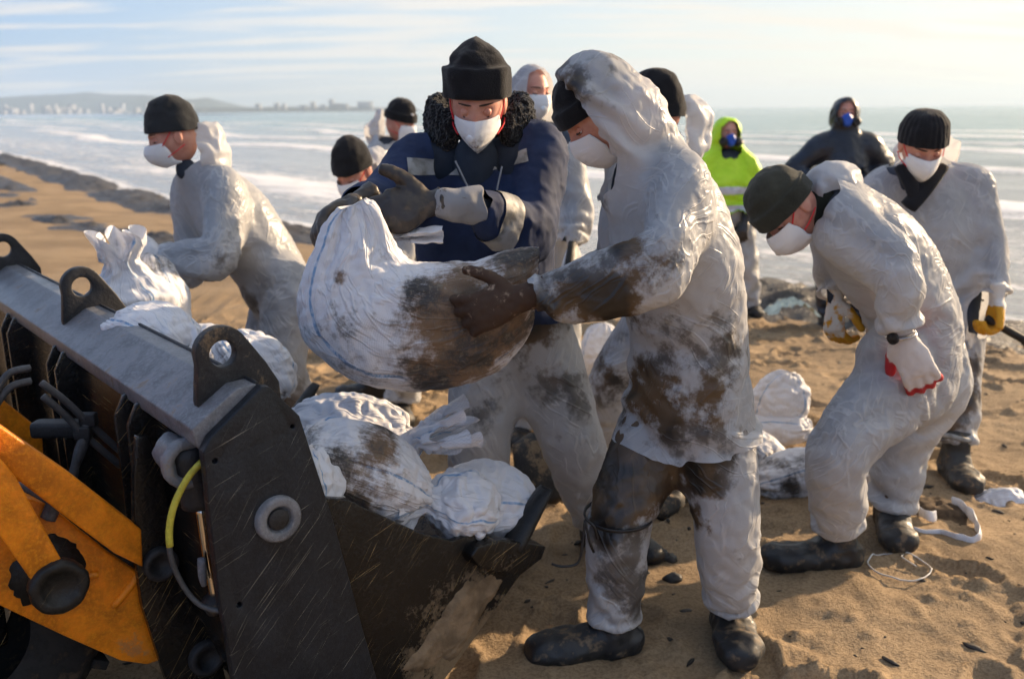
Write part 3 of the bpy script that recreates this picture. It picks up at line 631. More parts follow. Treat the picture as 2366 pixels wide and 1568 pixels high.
# ---------------------------------------------------------------- the loader bucket
HB=.52                                          # drop from lens to lug holes
def _lug(px,py):
    r=ray(px,py); t=-HB/r.z; return Vector((r.x*t,r.y*t,CAMZ-HB))
L1,L2,L3=_lug(510,815),_lug(185,662),_lug(5,575)
UU=(L3-L1); UU.z=0; UU.normalize(); VV=Vector((UU.y,-UU.x,0));       # along the bucket's width (away), and out of its mouth
def BP(px,py,u):
    """pixel -> point on the plane across the bucket at width u"""
    r=ray(px,py); o=Vector((0,0,CAMZ)); t=(L1+UU*u-o).dot(UU)/r.dot(UU); return o+r*t
def lerp_pts(P,n): 
    out=[]
    for i in range(len(P)):
        a,b=P[i],P[(i+1)%len(P)]
        for k in range(n): out.append(a.lerp(b,k/n))
    return out
LUGS=(L2-L1).length; UEND=LUGS*2+.13; UNEAR=-.105
def build_loader():
    t=thing('loader_bucket','dark grey steel loader bucket on orange loader arms, sacks heaped in its mouth','loader',(L1.x,L1.y,0))
    dark=steel_mat('bucket_plate',(.011,.0135,.018),.0,.6,(.42,.38,.30),.40,dense=.30); beam=steel_mat('bucket_beam',(.15,.155,.17),.35,.25,(.3,.28,.25),.34); inner=steel_mat('bucket_black',(.008,.0075,.0075),.06,.85,(.46,.31,.11),.22,dense=.34)
    yel=steel_mat('orange_paint',(.68,.20,.008),.08,.12,(.10,.07,.03),.42); lugm=steel_mat('lug_plate',(.022,.022,.024),.25,.2,(.25,.2,.14),.5); pinm=steel_mat('greasy_pin',(.012,.012,.012),.1,.2,rough=.4)
    chrome=plain('chrome_rod',(.62,.60,.58),.12,.5,.05,metal=1.0); hose=steel_mat('hydraulic_pipe',(.055,.056,.06),.2,.2,rough=.5); yt=steel_mat('yellow_sheath',(.42,.38,.05),.2,.3,(.05,.05,.05),.5)
    D=lambda V,a=.0: {'dirt':np.full(len(V),a)}
    def P(name,poly,th,mat,parent=t,u_dir=1,bev=.004,holes=(),dirt=None,n=UU):
        V,Fc=prism(poly,n*u_dir,th,bev,holes); a=np.zeros(len(V)) if dirt is None else dirt(V)
        return obj(name,V,Fc,mat,parent,smooth=False,attrs={'dirt':a})
    # --- near end plate
    u=UNEAR; B=lambda x,y:BP(x,y,u)
    plate=[B(606,893),B(622,893),B(692,960),B(770,1200),B(830,1420),B(880,1600),B(905,1700),B(560,1700),B(524,1460),B(510,1400),B(482,1160),B(478,1110),B(470,1045),B(486,1012)]
    hole=lambda c,r,n=14:[c+VV*math.cos(a)*r+Vector((0,0,math.sin(a)*r)) for a in np.linspace(0,2*math.pi,n,endpoint=False)]
    pl=P('end_plate',plate,.030,dark,u_dir=1,bev=.003,holes=[hole(B(424+73,1057+8),.006),hole(B(553,1397),.007),hole(B(676,985),.005)],dirt=lambda V:np.where(V[:,2]<.35,.18,.0))
    # pivot boss on it
    c=B(640,1196); V,Fc=lathe(c,-UU,[(-.01,.054),(.012,.054),(.017,.050),(.018,.047),(.018,.035),(.016,.032),(.006,.031)],44); obj('pivot_boss',V,Fc,beam,pl,smooth=False,attrs=D(V,.15))
    V,Fc=lathe(c,-UU,[(.0,.025),(.012,.025),(.014,.022)],30); obj('pivot_pin',V,Fc,lugm,pl,smooth=False,attrs=D(V,.2))
    # --- top beam: a folded plate running the whole width
    near=[B(606,893),B(560,905),B(455,1000),B(470,1045),B(500,1040),B(610,930)]
    q=[(p-L1-UU*u) for p in near]
    def ext(name,prof,u0,u1,mat,parent=t,dirt=None,bev=0.004):
        V,Fc=prism([L1+UU*u0+p for p in prof],UU,u1-u0,bev); a=np.zeros(len(V)) if dirt is None else dirt(V); return obj(name,V,Fc,mat,parent,smooth=False,attrs={'dirt':a})
    ext('top_beam',q,u+.031,UEND,beam,dirt=lambda V:np.full(len(V),.32))
    # raised lip plate along the crest
    crest=[B(602,889),B(610,886),B(618,900),B(606,906)]; ext('crest_lip',[p-L1-UU*u for p in crest],u+.035,UEND-.02,lugm)
    # --- back sheet, tucked under the beam and curving to the floor
    back=[B(500,1035),B(505,1120),B(520,1300),B(560,1520),B(640,1680),B(655,1675),B(580,1515),B(540,1300),B(524,1120),B(520,1035)]
    ext('back_sheet',[p-L1-UU*u for p in back],u+.031,UEND,inner,dirt=lambda V:np.full(len(V),.12))
    # --- far end plate
    P('end_plate',[p+UU*(UEND-u) for p in plate],.03,dark)
    # --- lugs
    for k,(cx_,cy_) in enumerate(((510,815),(185,662),(5,575))):
        uu=k*LUGS-.014; c=L1+UU*(uu+.014); s=1.0
        loc=lambda a,b:L1+UU*uu+VV*a+Vector((0,0,b))
        prof=[(-.060,-.150),(-.066,-.10),(-.058,-.02)]+[(.062*math.cos(a),.062*math.sin(a)) for a in np.radians(np.linspace(172,38,11))]+[(.10,-.035),(.128,-.085),(.13,-.125),(.115,-.16),(.04,-.14),(-.02,-.19)]
        V,Fc=prism([loc(a,b) for a,b in prof],UU,.030,.004,[hole(L1+UU*uu,.030,24)])
        obj('lifting_lug',V,Fc,lugm,t,smooth=False,attrs=D(V,.40 if k==0 else .12))
    # --- ribs on the back
    for px,k in ((262,0),(300,0),(40,1),(78,1)):
        pts=[(px,880 if k==0 else 742),(px+12,930 if k==0 else 780),(px+8,1330 if k==0 else 1010)]
    def rib(u0,th,x0=.0,deep=.17):
        prof=[(-.02,-.13),(-.105,-.17),(-.13,-.22),(-.12,-.70),(-.08,-.86),(.03,-.86),(.03,-.13)]
        V,Fc=prism([L1+UU*u0+VV*a+Vector((0,0,b)) for a,b in prof],UU,th,.003); obj('back_rib',V,Fc,inner,t,smooth=False,attrs=D(V,.10))
    for u0 in (.30,.40,.98,1.08,1.62,1.72): rib(u0,.018)
    # --- the clamshell: near side wall, floor and far wall
    side=[B(700,1140),B(766,1160),B(820,1163),B(868,1187),B(985,1240),B(1062,1260),B(1120,1240),B(1160,1252),B(1262,1262),B(1250,1296),B(1060,1560),B(990,1650),B(900,1760),B(760,1760)]
    us=u+.034
    sp=P('side_wall',[BP(0,0,us)*0+p+UU*.034 for p in side],.022,inner,bev=.003,dirt=lambda V:np.clip(.04+.9*np.exp(-((V-np.array(B(1120,1440)))**2).sum(1)/.16**2)+.8*np.exp(-((V-np.array(B(980,1600)))**2).sum(1)/.2**2),0,1))
    # finer grid on the wall so the caked sand is placed where it lies
    m=sp.modifiers.new('tri','TRIANGULATE')
    lipq=[B(1088,1285),B(1104,1262),B(1160,1246),B(1262,1262),B(1252,1290),B(1200,1330),B(1110,1312)]
    P('wear_plate',[p-UU*.001 for p in lipq],.036,inner,u_dir=1,bev=.005,dirt=lambda V:np.full(len(V),.25))
    prof=[B(1262,1262),B(1252,1298),B(1060,1562),B(990,1655),B(900,1765),B(860,1750),B(960,1640),B(1035,1545),B(1215,1290)]
    ext('floor_sheet',[p-L1-UU*u for p in prof],u+.058,UEND,inner,dirt=lambda V:np.full(len(V),.6))
    P('side_wall',[p+UU*(UEND-u-.03) for p in side],.022,inner)
    # caked sand on the wall: low crust
    rng=np.random.default_rng(4); X=[];G_=[]
    n=46; gx,gy=np.meshgrid(np.linspace(0,1,n),np.linspace(0,1,n)); cor=[B(900,1600),B(1040,1568),B(1235,1300),B(1100,1330)]
    pts=[]
    for a,b in zip(gx.ravel(),gy.ravel()): p=(cor[0]*(1-a)+cor[1]*a)*(1-b)+(cor[3]*(1-a)+cor[2]*a)*b; pts.append(p)
    pts=np.array(pts); e=np.minimum(np.minimum(gx.ravel(),1-gx.ravel()),np.minimum(gy.ravel(),1-gy.ravel())); e=np.clip(e*3.2,0,1)
    h=np.clip(fbm(pts*9,4,3)*.9+.55-(1-e)*1.3,0,1); pts=pts+np.array(UU)*.036-np.array(UU)*(h*.016+.003*np.abs(fbm(pts*60,3,5))*(h>.05)-.006*(h<.03))[:,None]
    q=(np.arange(n-1)[:,None]*n+np.arange(n-1)[None,:]).ravel(); so_=obj('sand_crust',pts,np.stack([q,q+1,q+n+1,q+n],1).tolist(),plain('wet_sand_crust',(.20,.14,.085),.95,.15,.35,20,.9,140),sp); 
    # --- teeth on the cutting edge
    tip=B(1240,1245)
    for k in range(4):
        o=UU*(.035+k*.70); a0=tip+o-VV*.06; 
        T=Tube([a0+Vector((0,0,-.02)),a0+VV*.055+Vector((0,0,.045)),a0+VV*.105+Vector((0,0,.105)),a0+VV*.125+Vector((0,0,.125))],[(.042,.026),(.036,.022),(.032,.015),(.028,.006)],side=UU,sub=3); V,Fc=T.mesh(14,.2); obj('tooth',V,Fc,pinm,t,attrs=D(V,.1))
    # --- ram with chrome rod, its fittings and the sheathed hose bowing out behind the plate
    uR=.02; R=lambda x,y,uu=uR:BP(x,y,uu)
    ram=obj('hydraulic_ram',*(lambda T:T.mesh(28,.1))(Tube([R(425,1030),R(452,1110),R(462,1165)],[.040,.042,.040],sub=3)),lugm,t,attrs=None)
    obj('ram_rod',*Tube([R(462,1160),R(478,1270),R(500,1392)],[.0125]*3,sub=3).mesh(20,.1),chrome,ram)
    V,Fc=Tube([R(490,1380),R(505,1400)],[.030,.030],sub=2).mesh(20,.3); obj('rod_eye',V,Fc,lugm,ram,attrs=D(V,.3))
    V,Fc=lathe(R(425,1062),-UU,[(-.08,.044),(.0,.046),(.012,.058),(.03,.058),(.036,.052),(.036,.036),(.02,.034)],32); V=V+np.stack([vnoise(V*70,i) for i in range(3)],1)*.0035; obj('ram_gland',V,Fc,beam,ram,attrs=D(V,.3))
    L=[R(488,1048,-.06),R(440,1095,-.05),R(405,1160,-.04),R(391,1225,-.03),R(396,1290,-.03),R(425,1355,-.03),R(465,1398,-.05),R(516,1412,-.08)]
    T=Tube(L,[(.0062,.0062)]*8,sub=6); V,Fc=T.mesh(12,.3); obj('hose',V,Fc,hose,t,attrs=D(V,.15))
    T=Tube(L[:5],[(.0078,.0078)]*5,sub=6); T.c=T.c[3:22];T.r=T.r[3:22];T.t=T.t[3:22];T.x=T.x[3:22];T.y=T.y[3:22]; V,Fc=T.mesh(12,.1); obj('hose_sheath',V,Fc,yt,t,attrs=D(V,.25))
    V,Fc=pipe([R(466,1290,.0),R(468,1330,.0),R(472,1352,.0)],[.010,.010,.006],10,3); obj('hose_fitting',V,Fc,beam,t,attrs=D(V))
    # --- rigid pipes in the recess
    uq=.62; Q=lambda x,y:BP(x,y,uq)
    for L in ([(96,884),(150,925),(200,972),(290,1052)],[(100,915),(150,958),(190,1000),(280,1076)],[(340,1085),(400,1122),(470,1176)],[(338,1108),(398,1144),(466,1186)],[(-40,960),(0,890),(25,860),(70,850)],[(-40,985),(5,915),(32,890),(72,880)]):
        V,Fc=pipe([Q(*a) for a in L],.0095,10,5); obj('rigid_pipe',V,Fc,hose,t,attrs=D(V,.05))
    V,Fc=pipe([Q(200,980),Q(196,1010),Q(184,1045),Q(174,1075),Q(168,1100),Q(150,1150)],[.013,.016,.016,.012,.014,.014],12,4); obj('pipe_union',V,Fc,hose,t,attrs=D(V,.1))
    for px,py in ((204,968),(192,998),(375,1118)):
        c=Q(px,py); V,Fc=box((c.x-.022,c.y-.014,c.z-.018),(c.x+.022,c.y+.014,c.z+.018),None,.005); obj('pipe_clamp',V,Fc,lugm,t,smooth=False,attrs=D(V,.1))
    c=Q(160,1010)+UU*.10; V,Fc=box((c.x-.07,c.y-.03,c.z-.022),(c.x+.07,c.y+.03,c.z+.022),None,.012); obj('valve_block',V,Fc,lugm,t,smooth=False,attrs=D(V,.1))
    # --- hinge bracket between bucket and arm
    ua=.20
    br=[BP(x,y,ua) for x,y in ((318,1010),(345,1010),(375,1075),(392,1180),(395,1290),(440,1390),(500,1470),(530,1600),(400,1620),(330,1400),(312,1280),(310,1100))]
    bk=P('hinge_bracket',br,.03,inner,bev=.004)
    for (x,y,r) in ((368,1299,.042),(475,1515,.046)):
        c=BP(x,y,ua); V,Fc=lathe(c,-UU,[(-.005,r),(.018,r),(.022,r*.9),(.022,r*.62),(.006,r*.55)],32); obj('hinge_pin',V,Fc,lugm,bk,smooth=False,attrs=D(V,.1))
    # --- orange arm, link bar and lever (near side), the far arm beyond
    def arm(off,names=True):
        uA=.235+off; A=lambda x,y:BP(x,y,.235)+UU*off
        big=P('loader_arm',[A(-420,1330),A(-420,1150),A(-120,1100),A(52,1147),A(110,1165),A(252,1278),A(330,1330),A(378,1364),A(395,1410),A(412,1490),A(430,1520),A(468,1551),A(455,1556),A(400,1545),A(370,1525),A(340,1535),A(278,1526),A(150,1470),A(0,1399),A(-200,1330)],.06,yel,bev=.006,dirt=lambda V:np.clip(.75*np.exp(-((V-np.array(A(385,1545)))**2).sum(1)/.08**2),0,1))
        # raised weld ribs
        for L in ([(262,1400),(310,1340),(330,1300)],[(352,1460),(366,1400),(362,1340)],[(160,1345),(200,1330),(225,1325)]):
            V,Fc=pipe([A(*a)-UU*.001 for a in L],.010,8,4); obj('weld_rib',V,Fc,yel,big,attrs=D(V))
        P('link_bar',[A(-300,800),A(0,978),A(150,1082),A(312,1208),A(316,1294),A(250,1262),A(140,1180),A(17,1085),A(-300,900)],.05,yel,bev=.006,n=-UU)
        lv=P('lever',[A(-60,985)-UU*.055,A(15,1075)-UU*.055,A(62,1160)-UU*.055,A(120,1265)-UU*.055,A(140,1300)-UU*.055,A(120,1350)-UU*.055,A(80,1350)-UU*.055,A(45,1300)-UU*.055,A(0,1235)-UU*.055,A(-60,1150)-UU*.055],.04,yel,bev=.006,n=-UU,dirt=lambda V:np.zeros(len(V)))
        c=A(111,1318)-UU*.10; V,Fc=lathe(c,-UU,[(-.02,.062),(.008,.062),(.014,.056),(.014,.040),(.006,.036)],36); V=V+np.stack([vnoise(V*60,i) for i in range(3)],1)*.003; obj('arm_pin',V,Fc,pinm,lv,attrs=D(V,.0))
        # grease round the pin: a thin smear on the plate
        g=[c+UU*.097+VV*math.cos(a)*rr+Vector((0,0,math.sin(a)*rr*1.1)) for a,rr in zip(np.linspace(0,2*math.pi,64,endpoint=False),.074+.010*vnoise(np.stack([np.cos(np.linspace(0,6.2832,64,endpoint=False))*1.6,np.sin(np.linspace(0,6.2832,64,endpoint=False))*1.6,np.zeros(64)],1),3)+.006*vnoise(np.stack([np.cos(np.linspace(0,6.2832,64,endpoint=False))*7,np.sin(np.linspace(0,6.2832,64,endpoint=False))*7,np.zeros(64)],1),4))]
        V,Fc=prism(g,UU,.003); obj('grease_smear',V,Fc,pinm,big,smooth=False,attrs=D(V))
        V,Fc=pipe([A(50,1150)+UU*.08,A(85,1152)+UU*.06,A(115,1165)+UU*.02,A(128,1150)-UU*.0],.016,10,4); obj('hose',V,Fc,hose,big,attrs=D(V))
        V,Fc=pipe([A(128,1140)-UU*.01,A(118,1172)-UU*.01,A(108,1195)-UU*.01],.018,10,3); obj('hose',V,Fc,hose,big,attrs=D(V))
        V,Fc=pipe([A(110,1175)+UU*.05,A(200,1240)+UU*.05,A(330,1330)+UU*.05],.02,10,4); obj('lift_rod',V,Fc,hose,big,attrs=D(V))
    arm(0.0); arm(.95)
    # --- black tyre, added to darken the shaded ground under the arm
    c=BP(-60,1660,.36); c.z=.33
    T=[(.30,.36),(.345,.40),(.35,.43),(.35,.57),(.345,.60),(.30,.64)]
    V=[];Fc=[]; n=48
    for k in range(n):
        a=2*math.pi*k/n
        for r,w in [(.16,.40)]+T+[(.16,.60)]: V.append(c+UU*(w-.36)+VV*math.cos(a)*r*.95+Vector((0,0,math.sin(a)*r*.95)))
    q=8
    for k in range(n):
        for i in range(q-1): Fc.append((k*q+i,k*q+i+1,((k+1)%n)*q+i+1,((k+1)%n)*q+i))
    ty=obj('added_tyre',V,Fc,rubber_mat('tyre_rubber',(.012,.012,.012),.75,.3),t)
    for k in range(26):
        a=2*math.pi*k/26
        for s in (0,1):
            p=c+UU*(.075+.125*s)+VV*math.cos(a+s*.12)*.335+Vector((0,0,math.sin(a+s*.12)*.335)); V,Fc=box((-.06,-.012,-.02),(.06,.012,.02),None,.003); R3=Matrix((UU,VV*-math.sin(a)+Vector((0,0,math.cos(a))),VV*math.cos(a)+Vector((0,0,math.sin(a))))).transposed(); obj('tread_block',xf(V,R3,p),Fc,ty.data.materials[0],ty,smooth=False)
    # --- axle and chassis blocks, added as a dark mass for the shade under the arms
    o=c+UU*.25
    for nm,a,b in (('added_axle',(-.1,-.12,-.10),(1.3,.12,.10)),('added_chassis',(.15,-1.6,-.02),(1.1,-.05,.42))):
        V,Fc=box(a,b,None,.02); R3=Matrix((UU,VV,Vector((0,0,1)))).transposed(); V=xf(V,R3,o); obj(nm,V,Fc,inner,t,smooth=False,attrs=D(V,.2))
    return t
LOADER=build_loader()
# ---------------------------------------------------------------- sacks, spades, litter
SACKM=sack_mat('woven_sack',.5,.5); SACKD=sack_mat('woven_sack_oiled',1.0,.8); SACKH=sack_mat('woven_sack_held',1.0,.8,(.135,.72)); SACKW=sack_mat('woven_sack_clean',.15,.3)
def spots3(V,spots,base):
    a=np.full(len(V),base,float)
    for (px,py,Y,r,amt) in spots:
        d=(V-np.array(W(px,py,Y)))*np.array((1,.5,1)); a=np.maximum(a,amt*np.exp(-(d**2).sum(1)/(r*r)))
    return a
def grid_faces(n,k):
    i=np.arange((n-1)*k); r=i//k; c=i%k; a=r*k+c; b=r*k+(c+1)%k
    return np.stack([a,b,b+k,a+k],1).tolist()
def orient(V,Fc):
    Fq=np.array([f for f in Fc if len(f)==4]); n=vnormals(V,Fq); return [tuple(reversed(f)) for f in Fc] if ((V-V.mean(0))*n).sum()<0 else Fc
def creases(V,Fc,rest,seed,amp,L=1.0,pull=0.0):
    """long puckers running from the gathered ends, short ones across the belly"""
    nn=vnormals(V,np.array([f for f in Fc if len(f)==4])); s=rest[:,0]/L; th=rest[:,1]*6.2832
    w=vnoise(V*9+seed,seed); q=np.stack([s*3+seed,np.cos(th+.4*w)*4.2,np.sin(th+.4*w)*4.2],1); r=np.clip(1-np.abs(vnoise(q,seed+1))*1.2,0,1)**3
    e=np.exp(-(s/.28)**2)+.8*np.exp(-((s-1)/.2)**2)
    if pull: e=np.exp(-(s/pull)**2)+.35*np.exp(-((s-1)/.15)**2)
    q2=np.stack([s*11+.8*w+seed,np.cos(th)*1.5,np.sin(th)*1.5],1); r2=np.clip(1-np.abs(vnoise(q2,seed+2))*1.2,0,1)**4
    return nn*((r*(e+.12)+r2*.45*np.clip(.2+vnoise(V*6,seed+5),0,1))*amp)[:,None]
def sack(label,c,axis,up,L,Wd,T,mat=None,neck=0.0,seed=1,dirt=(),base=.1,press=.0009,grow=.07,flop=0.0,n=46,k=60,group='filled woven sacks',ruffle=.075,flare=.13,steps=34,bag_name='sack',bend=.05):
    """a filled woven sack along axis; neck>0 ties its mouth and lets the end flare into a ruffle"""
    M=frame(axis,up); rng=np.random.default_rng(seed)
    th=np.linspace(0,2*np.pi,k,endpoint=False); V=[];R=[]
    for i in range(n):
        s=i/(n-1); se=s/(1-.30*(neck>0)) if neck else s
        if not neck or se<=1:
            q=max(math.sin(math.pi*min(max(se,.0),1)),0); a=Wd/2*max(q**.42,.012) if q>1e-6 else .003; b=T/2*max(q**.62,.012) if q>1e-6 else .003
            if neck and se>.6: m=(se-.6)/.4; a=a*(1-m)+neck*m; b=b*(1-m)+neck*m
            y=(s/(1-.30*(neck>0))-.5)*L if neck else (s-.5)*L
            pl=(max(0,se-.55)/.45)**1.5*.22 if neck else .03
        else:
            m=(se-1)/.43; a=neck+(ruffle-neck)*m**.7; b=neck+(ruffle*.8-neck)*m**.7; y=.5*L+m*flare; pl=.22+.25*m
        ph=rng.uniform(0,6.28) if i==0 else ph
        w=1+pl*(np.cos(9*th+ph)+.6*np.cos(14*th+2*ph)+.4*np.cos(23*th+3*ph))*.6
        sg=np.sign(np.cos(th))*np.abs(np.cos(th))**.8; cg=np.sign(np.sin(th))*np.abs(np.sin(th))**.9
        V.append(np.stack([a*sg*w,np.full(k,y)+ (0 if se<1 or not neck else .02*np.cos(5*th+ph)*(se-1)*6),b*cg*w-flop*(max(0,s-.6))**2*.8],1)); R.append(np.stack([np.full(k,s*L/.6),th/6.2832,np.zeros(k)],1))
    V=np.vstack(V); rest=np.vstack(R); Fc=orient(V,grid_faces(n,k))
    V=V+fbm(V*12+seed,3,seed)[:,None]*.006
    pin=np.zeros(len(V)); pin[:k]=1
    if neck: ns=int((n-1)*.70); pin[(ns-1)*k:(ns+2)*k]=1
    else: pin[-k:]=1
    V=drape(V,Fc,pin,None,0,grow,None,None,steps,2,.00006,bend,press=press*.06,seed=seed,jit=.003,damp=.75)
    V=V+creases(V,Fc,rest,seed,.022,L/.6)
    if not neck: Fc.append(tuple((n-1)*k+i for i in range(k)))
    Fc.append(tuple(reversed(range(k))))
    V=xf(V,M,c)
    o=obj(bag_name,V,Fc,mat or SACKM,None,sub=1,attrs={'rest':rest,'dirt':spots3(V,dirt,base)}); tag(o,label,'sack',group)
    return o
def held_sack():
    S=[((786,486),(846,458),.022),((760,512),(872,474),.032),((736,560),(902,546),.060),((702,640),(928,592),.090),((695,712),(962,610),.112),((722,790),(1000,612),.128),((820,866),(1048,607),.132),((940,893),(1105,600),.125),((1075,878),(1165,583),.112),((1175,826),(1222,572),.085),((1228,745),(1244,571),.040)]
    Y0=2.60; n,k=84,92
    A=[W(a[0],a[1],Y0) for a,b,t in S];B=[W(b[0],b[1],Y0) for a,b,t in S]; T=[t for *_,t in S]
    ca,_=catmull(A,[.1]*len(A),12); cb,_=catmull(B,[.1]*len(B),12); ct,_=catmull([Vector((t,0,0)) for t in T],[.1]*len(T),12)
    u=np.linspace(0,len(ca)-1,n); itp=lambda X:np.stack([np.interp(u,np.arange(len(X)),X[:,i]) for i in range(3)],1)
    a,b,t=itp(ca),itp(cb),itp(ct)[:,0]
    th=np.linspace(0,2*np.pi,k,endpoint=False); V=[];R=[]
    for i in range(n):
        s=i/(n-1); c=(a[i]+b[i])/2; h=(a[i]-b[i])/2
        pl=.24*math.exp(-(s/.20)**2)+.10*math.exp(-((s-1)/.08)**2)
        w=pl*(np.cos(7*th+1)+.7*np.cos(11*th+2.2)+.5*np.cos(17*th))
        ce=np.sign(np.cos(th))*np.abs(np.cos(th))**.85; si=np.sign(np.sin(th))*np.abs(np.sin(th))**.8
        V.append(c+h*ce[:,None]*(1+.10*w[:,None])-np.array((0,1,0))*(t[i]*si*(1+w))[:,None]); R.append(np.stack([np.full(k,s*1.5),th/6.2832,0*th],1))
    V=np.vstack(V);rest=np.vstack(R);Fc=orient(V,grid_faces(n,k))
    pin=np.zeros(len(V)); pin[:3*k]=1; pin[-k:]=1
    V=V+np.stack([fbm(V*10+i*9,3,i) for i in range(3)],1)*.004
    V=drape(V,Fc,pin,None,0,.035,None,None,26,2,.00004,.06,press=.00001,seed=5,jit=.002,damp=.75)
    V=V+creases(V,Fc,rest,5,.010,1.5,.55)
    Fc.append(tuple(reversed(range(k)))); Fc.append(tuple((n-1)*k+i for i in range(k)))
    d=[(1080,690,2.48,.15,1.0),(1010,760,2.48,.13,.95),(1120,790,2.48,.13,1.0),(960,690,2.48,.10,.6),(1200,640,2.5,.12,.85),(1060,860,2.5,.14,1.0),(980,840,2.5,.10,.8),(930,830,2.5,.12,.55),(860,790,2.5,.10,.42),(770,545,2.52,.025,.8),(785,640,2.5,.03,.8),(850,560,2.52,.015,.8),(905,600,2.5,.05,.6),(830,850,2.5,.10,.55),(740,760,2.5,.06,.38),(1180,760,2.5,.1,.9)]
    o=obj('sack',V,Fc,SACKH,None,sub=1,attrs={'rest':rest,'dirt':spots3(V,d,.30)}); tag(o,'large oil-smeared white sack sagging between navy jacket and hooded coverall','sack','filled woven sacks')
    # loose mouth of the sack beyond the glove
    nf,kf=16,12; P=[];rng=np.random.default_rng(2)
    for i in range(nf):
        for j in range(kf):
            s=i/(nf-1);q=j/(kf-1); x=890+130*s; y=548+(q-.5)*(18+26*s)-6*s; p=W(x,y,2.74); p.y+=.02*math.sin(q*9+s*3)+.012*math.sin(q*21); P.append(p)
    F2=[(i*kf+j,i*kf+j+1,(i+1)*kf+j+1,(i+1)*kf+j) for i in range(nf-1) for j in range(kf-1)]
    P=np.array(P); P=drape(P,F2,None,None,0,.12,None,None,20,2,0,.03,seed=3,jit=.003,damp=.7)
    m=obj('sack_mouth',P,F2,SACKM,o,sub=1,attrs={'rest':np.stack([P[:,0]*3,P[:,2]*2,0*P[:,0]],1),'dirt':np.full(len(P),.4)})
def build_sacks():
    held_sack()
    Z=Vector((0,0,1))
    d=lambda a,b,Y,Y2=None:(W(*b,Y2 or Y)-W(*a,Y)).normalized()
    sack('grey-black oil-streaked full sack lying behind the bucket end plate',W(845,1085,2.46),d((730,1035),(960,1120),2.40,2.5),(.1,-.45,1),.36,.25,.20,SACKD,0,11,[(850,1090,2.36,.13,.75),(880,1040,2.4,.09,.85),(830,1140,2.4,.08,1.0),(780,1080,2.36,.08,.5)],.32,n=52,k=70)
    sack('creased white sack with one blue stripe at the back of the bucket heap',W(800,985,2.68),d((690,975),(920,985),2.68),(.0,-.5,1),.34,.22,.13,SACKM,0,12,[(880,985,2.6,.05,.8)],.10,grow=.14,press=.0003)
    sack('white sack with tied flaring mouth poking up behind the oil-streaked sack',W(905,1035,2.66),d((885,1050),(1000,1010),2.66,2.62),(.2,-.6,1),.20,.15,.12,SACKM,.03,13,(),.08,grow=.22,ruffle=.055,flare=.10,press=.0001)
    sack('small crumpled white sack corner pressed against the end plate',W(748,1118,2.30),d((745,1075),(765,1160),2.32,2.28),(1,-.4,.2),.17,.13,.08,SACKW,0,14,(),.05,grow=.16,press=.0002,n=34,k=48)
    sack('bright white sack bulging over the bucket lip beside the tooth',W(1112,1158,2.68),d((1060,1165),(1195,1165),2.68,2.64),(0,-.5,1),.30,.24,.20,SACKW,0,15,[(1010,1075,2.7,.05,.6),(1205,1215,2.6,.05,.5)],.08,grow=.10,press=.0005)
    sack('crumpled translucent white sack with gathered mouth at the front of the heap',W(1060,1160,2.54),d((1130,1165),(930,1150),2.56,2.50),(0,-.6,1),.20,.20,.13,SACKW,.035,16,(),.02,grow=.20,ruffle=.105,press=.0001,bend=.03)
    sack('smooth white sack showing just above the top beam',W(352,775,2.82),d((270,740),(430,800),2.9,2.75),(0,-.3,1),.28,.22,.17,SACKW,0,17,(),.02)
    sack('upright striped sack with folded-over mouth held by the stooping person',W(300,705,3.52),d((300,790),(262,610),3.52,3.50),(.2,-1,.1),  .33,.30,.24,SACKM,.05,18,[(240,560,3.4,.04,.5),(330,700,3.4,.05,.35)],.20,ruffle=.07,flare=.06,grow=.12)
    sack('grey sack leaning behind the upright striped sack',W(368,700,3.66),d((380,770),(345,620),3.66),(.2,-1,.1),.34,.20,.2,SACKM,0,19,[(385,680,3.6,.1,.6)],.35)  # greyed by its soil values
    sack('flat white sack lying in the bucket mouth left of the near lug',W(470,800,3.35),d((420,790),(540,800),3.35),(0,-.4,1),.26,.20,.11,SACKW,0,20,[(480,820,3.3,.05,.5)],.08,grow=.12)
    sack('slumped white sack right of the near lug behind the beam',W(592,845,3.20),d((540,800),(640,900),3.25,3.15),(.3,-.6,1),.28,.22,.14,SACKW,0,21,[(640,890,3.15,.04,.6)],.08,grow=.14)
    # on the sand
    def onsand(px,py,Y,dz=0): p=W(px,py,Y); return p
    sack('white sack with blue stripe standing on sand right of the hooded coverall',W(1800,940,4.45),(.25,-.2,1),(0,-1,.1),.34,.25,.20,SACKW,0,31,(),.05,grow=.12)
    sack('pale sack lying under the striped one right of the hooded coverall',W(1785,985,4.40),(1,-.2,.05),(0,-.2,1),.34,.20,.14,SACKW,0,32,(),.10)
    sack('half-blackened small sack on sand beside the hooded trousers',W(1765,1048,4.0),(.7,-.4,-.5),(0,-.5,1),.24,.16,.13,SACKD,0,33,[(1785,1060,3.95,.05,1.0)],.3)
    sack('grey pleated sack on sand behind the bending legs',W(1990,1055,3.80),(.15,.0,1),(0,-1,.1),.36,.22,.18,SACKM,0,34,[(1990,1120,3.7,.06,.7)],.25,grow=.12)
    sack('low grey sack end on sand left of the bending legs',W(1840,1090,3.85),(1,.1,.25),(0,-.4,1),.32,.20,.16,SACKM,0,35,[(1815,1110,3.8,.06,.6)],.3)
    sack('clean white sack on sand at the right edge of the picture',W(2335,1170,3.78),(1,-.1,.05),(0,-.4,1),.26,.16,.12,SACKW,.03,36,(),.02,grow=.15)
    sack('dark-bottomed sack on sand behind the navy jacket legs',W(1218,922,4.85),(1,.1,.05),(0,-.3,1),.34,.20,.16,SACKM,0,37,[(1230,935,4.8,.1,.7)],.3)
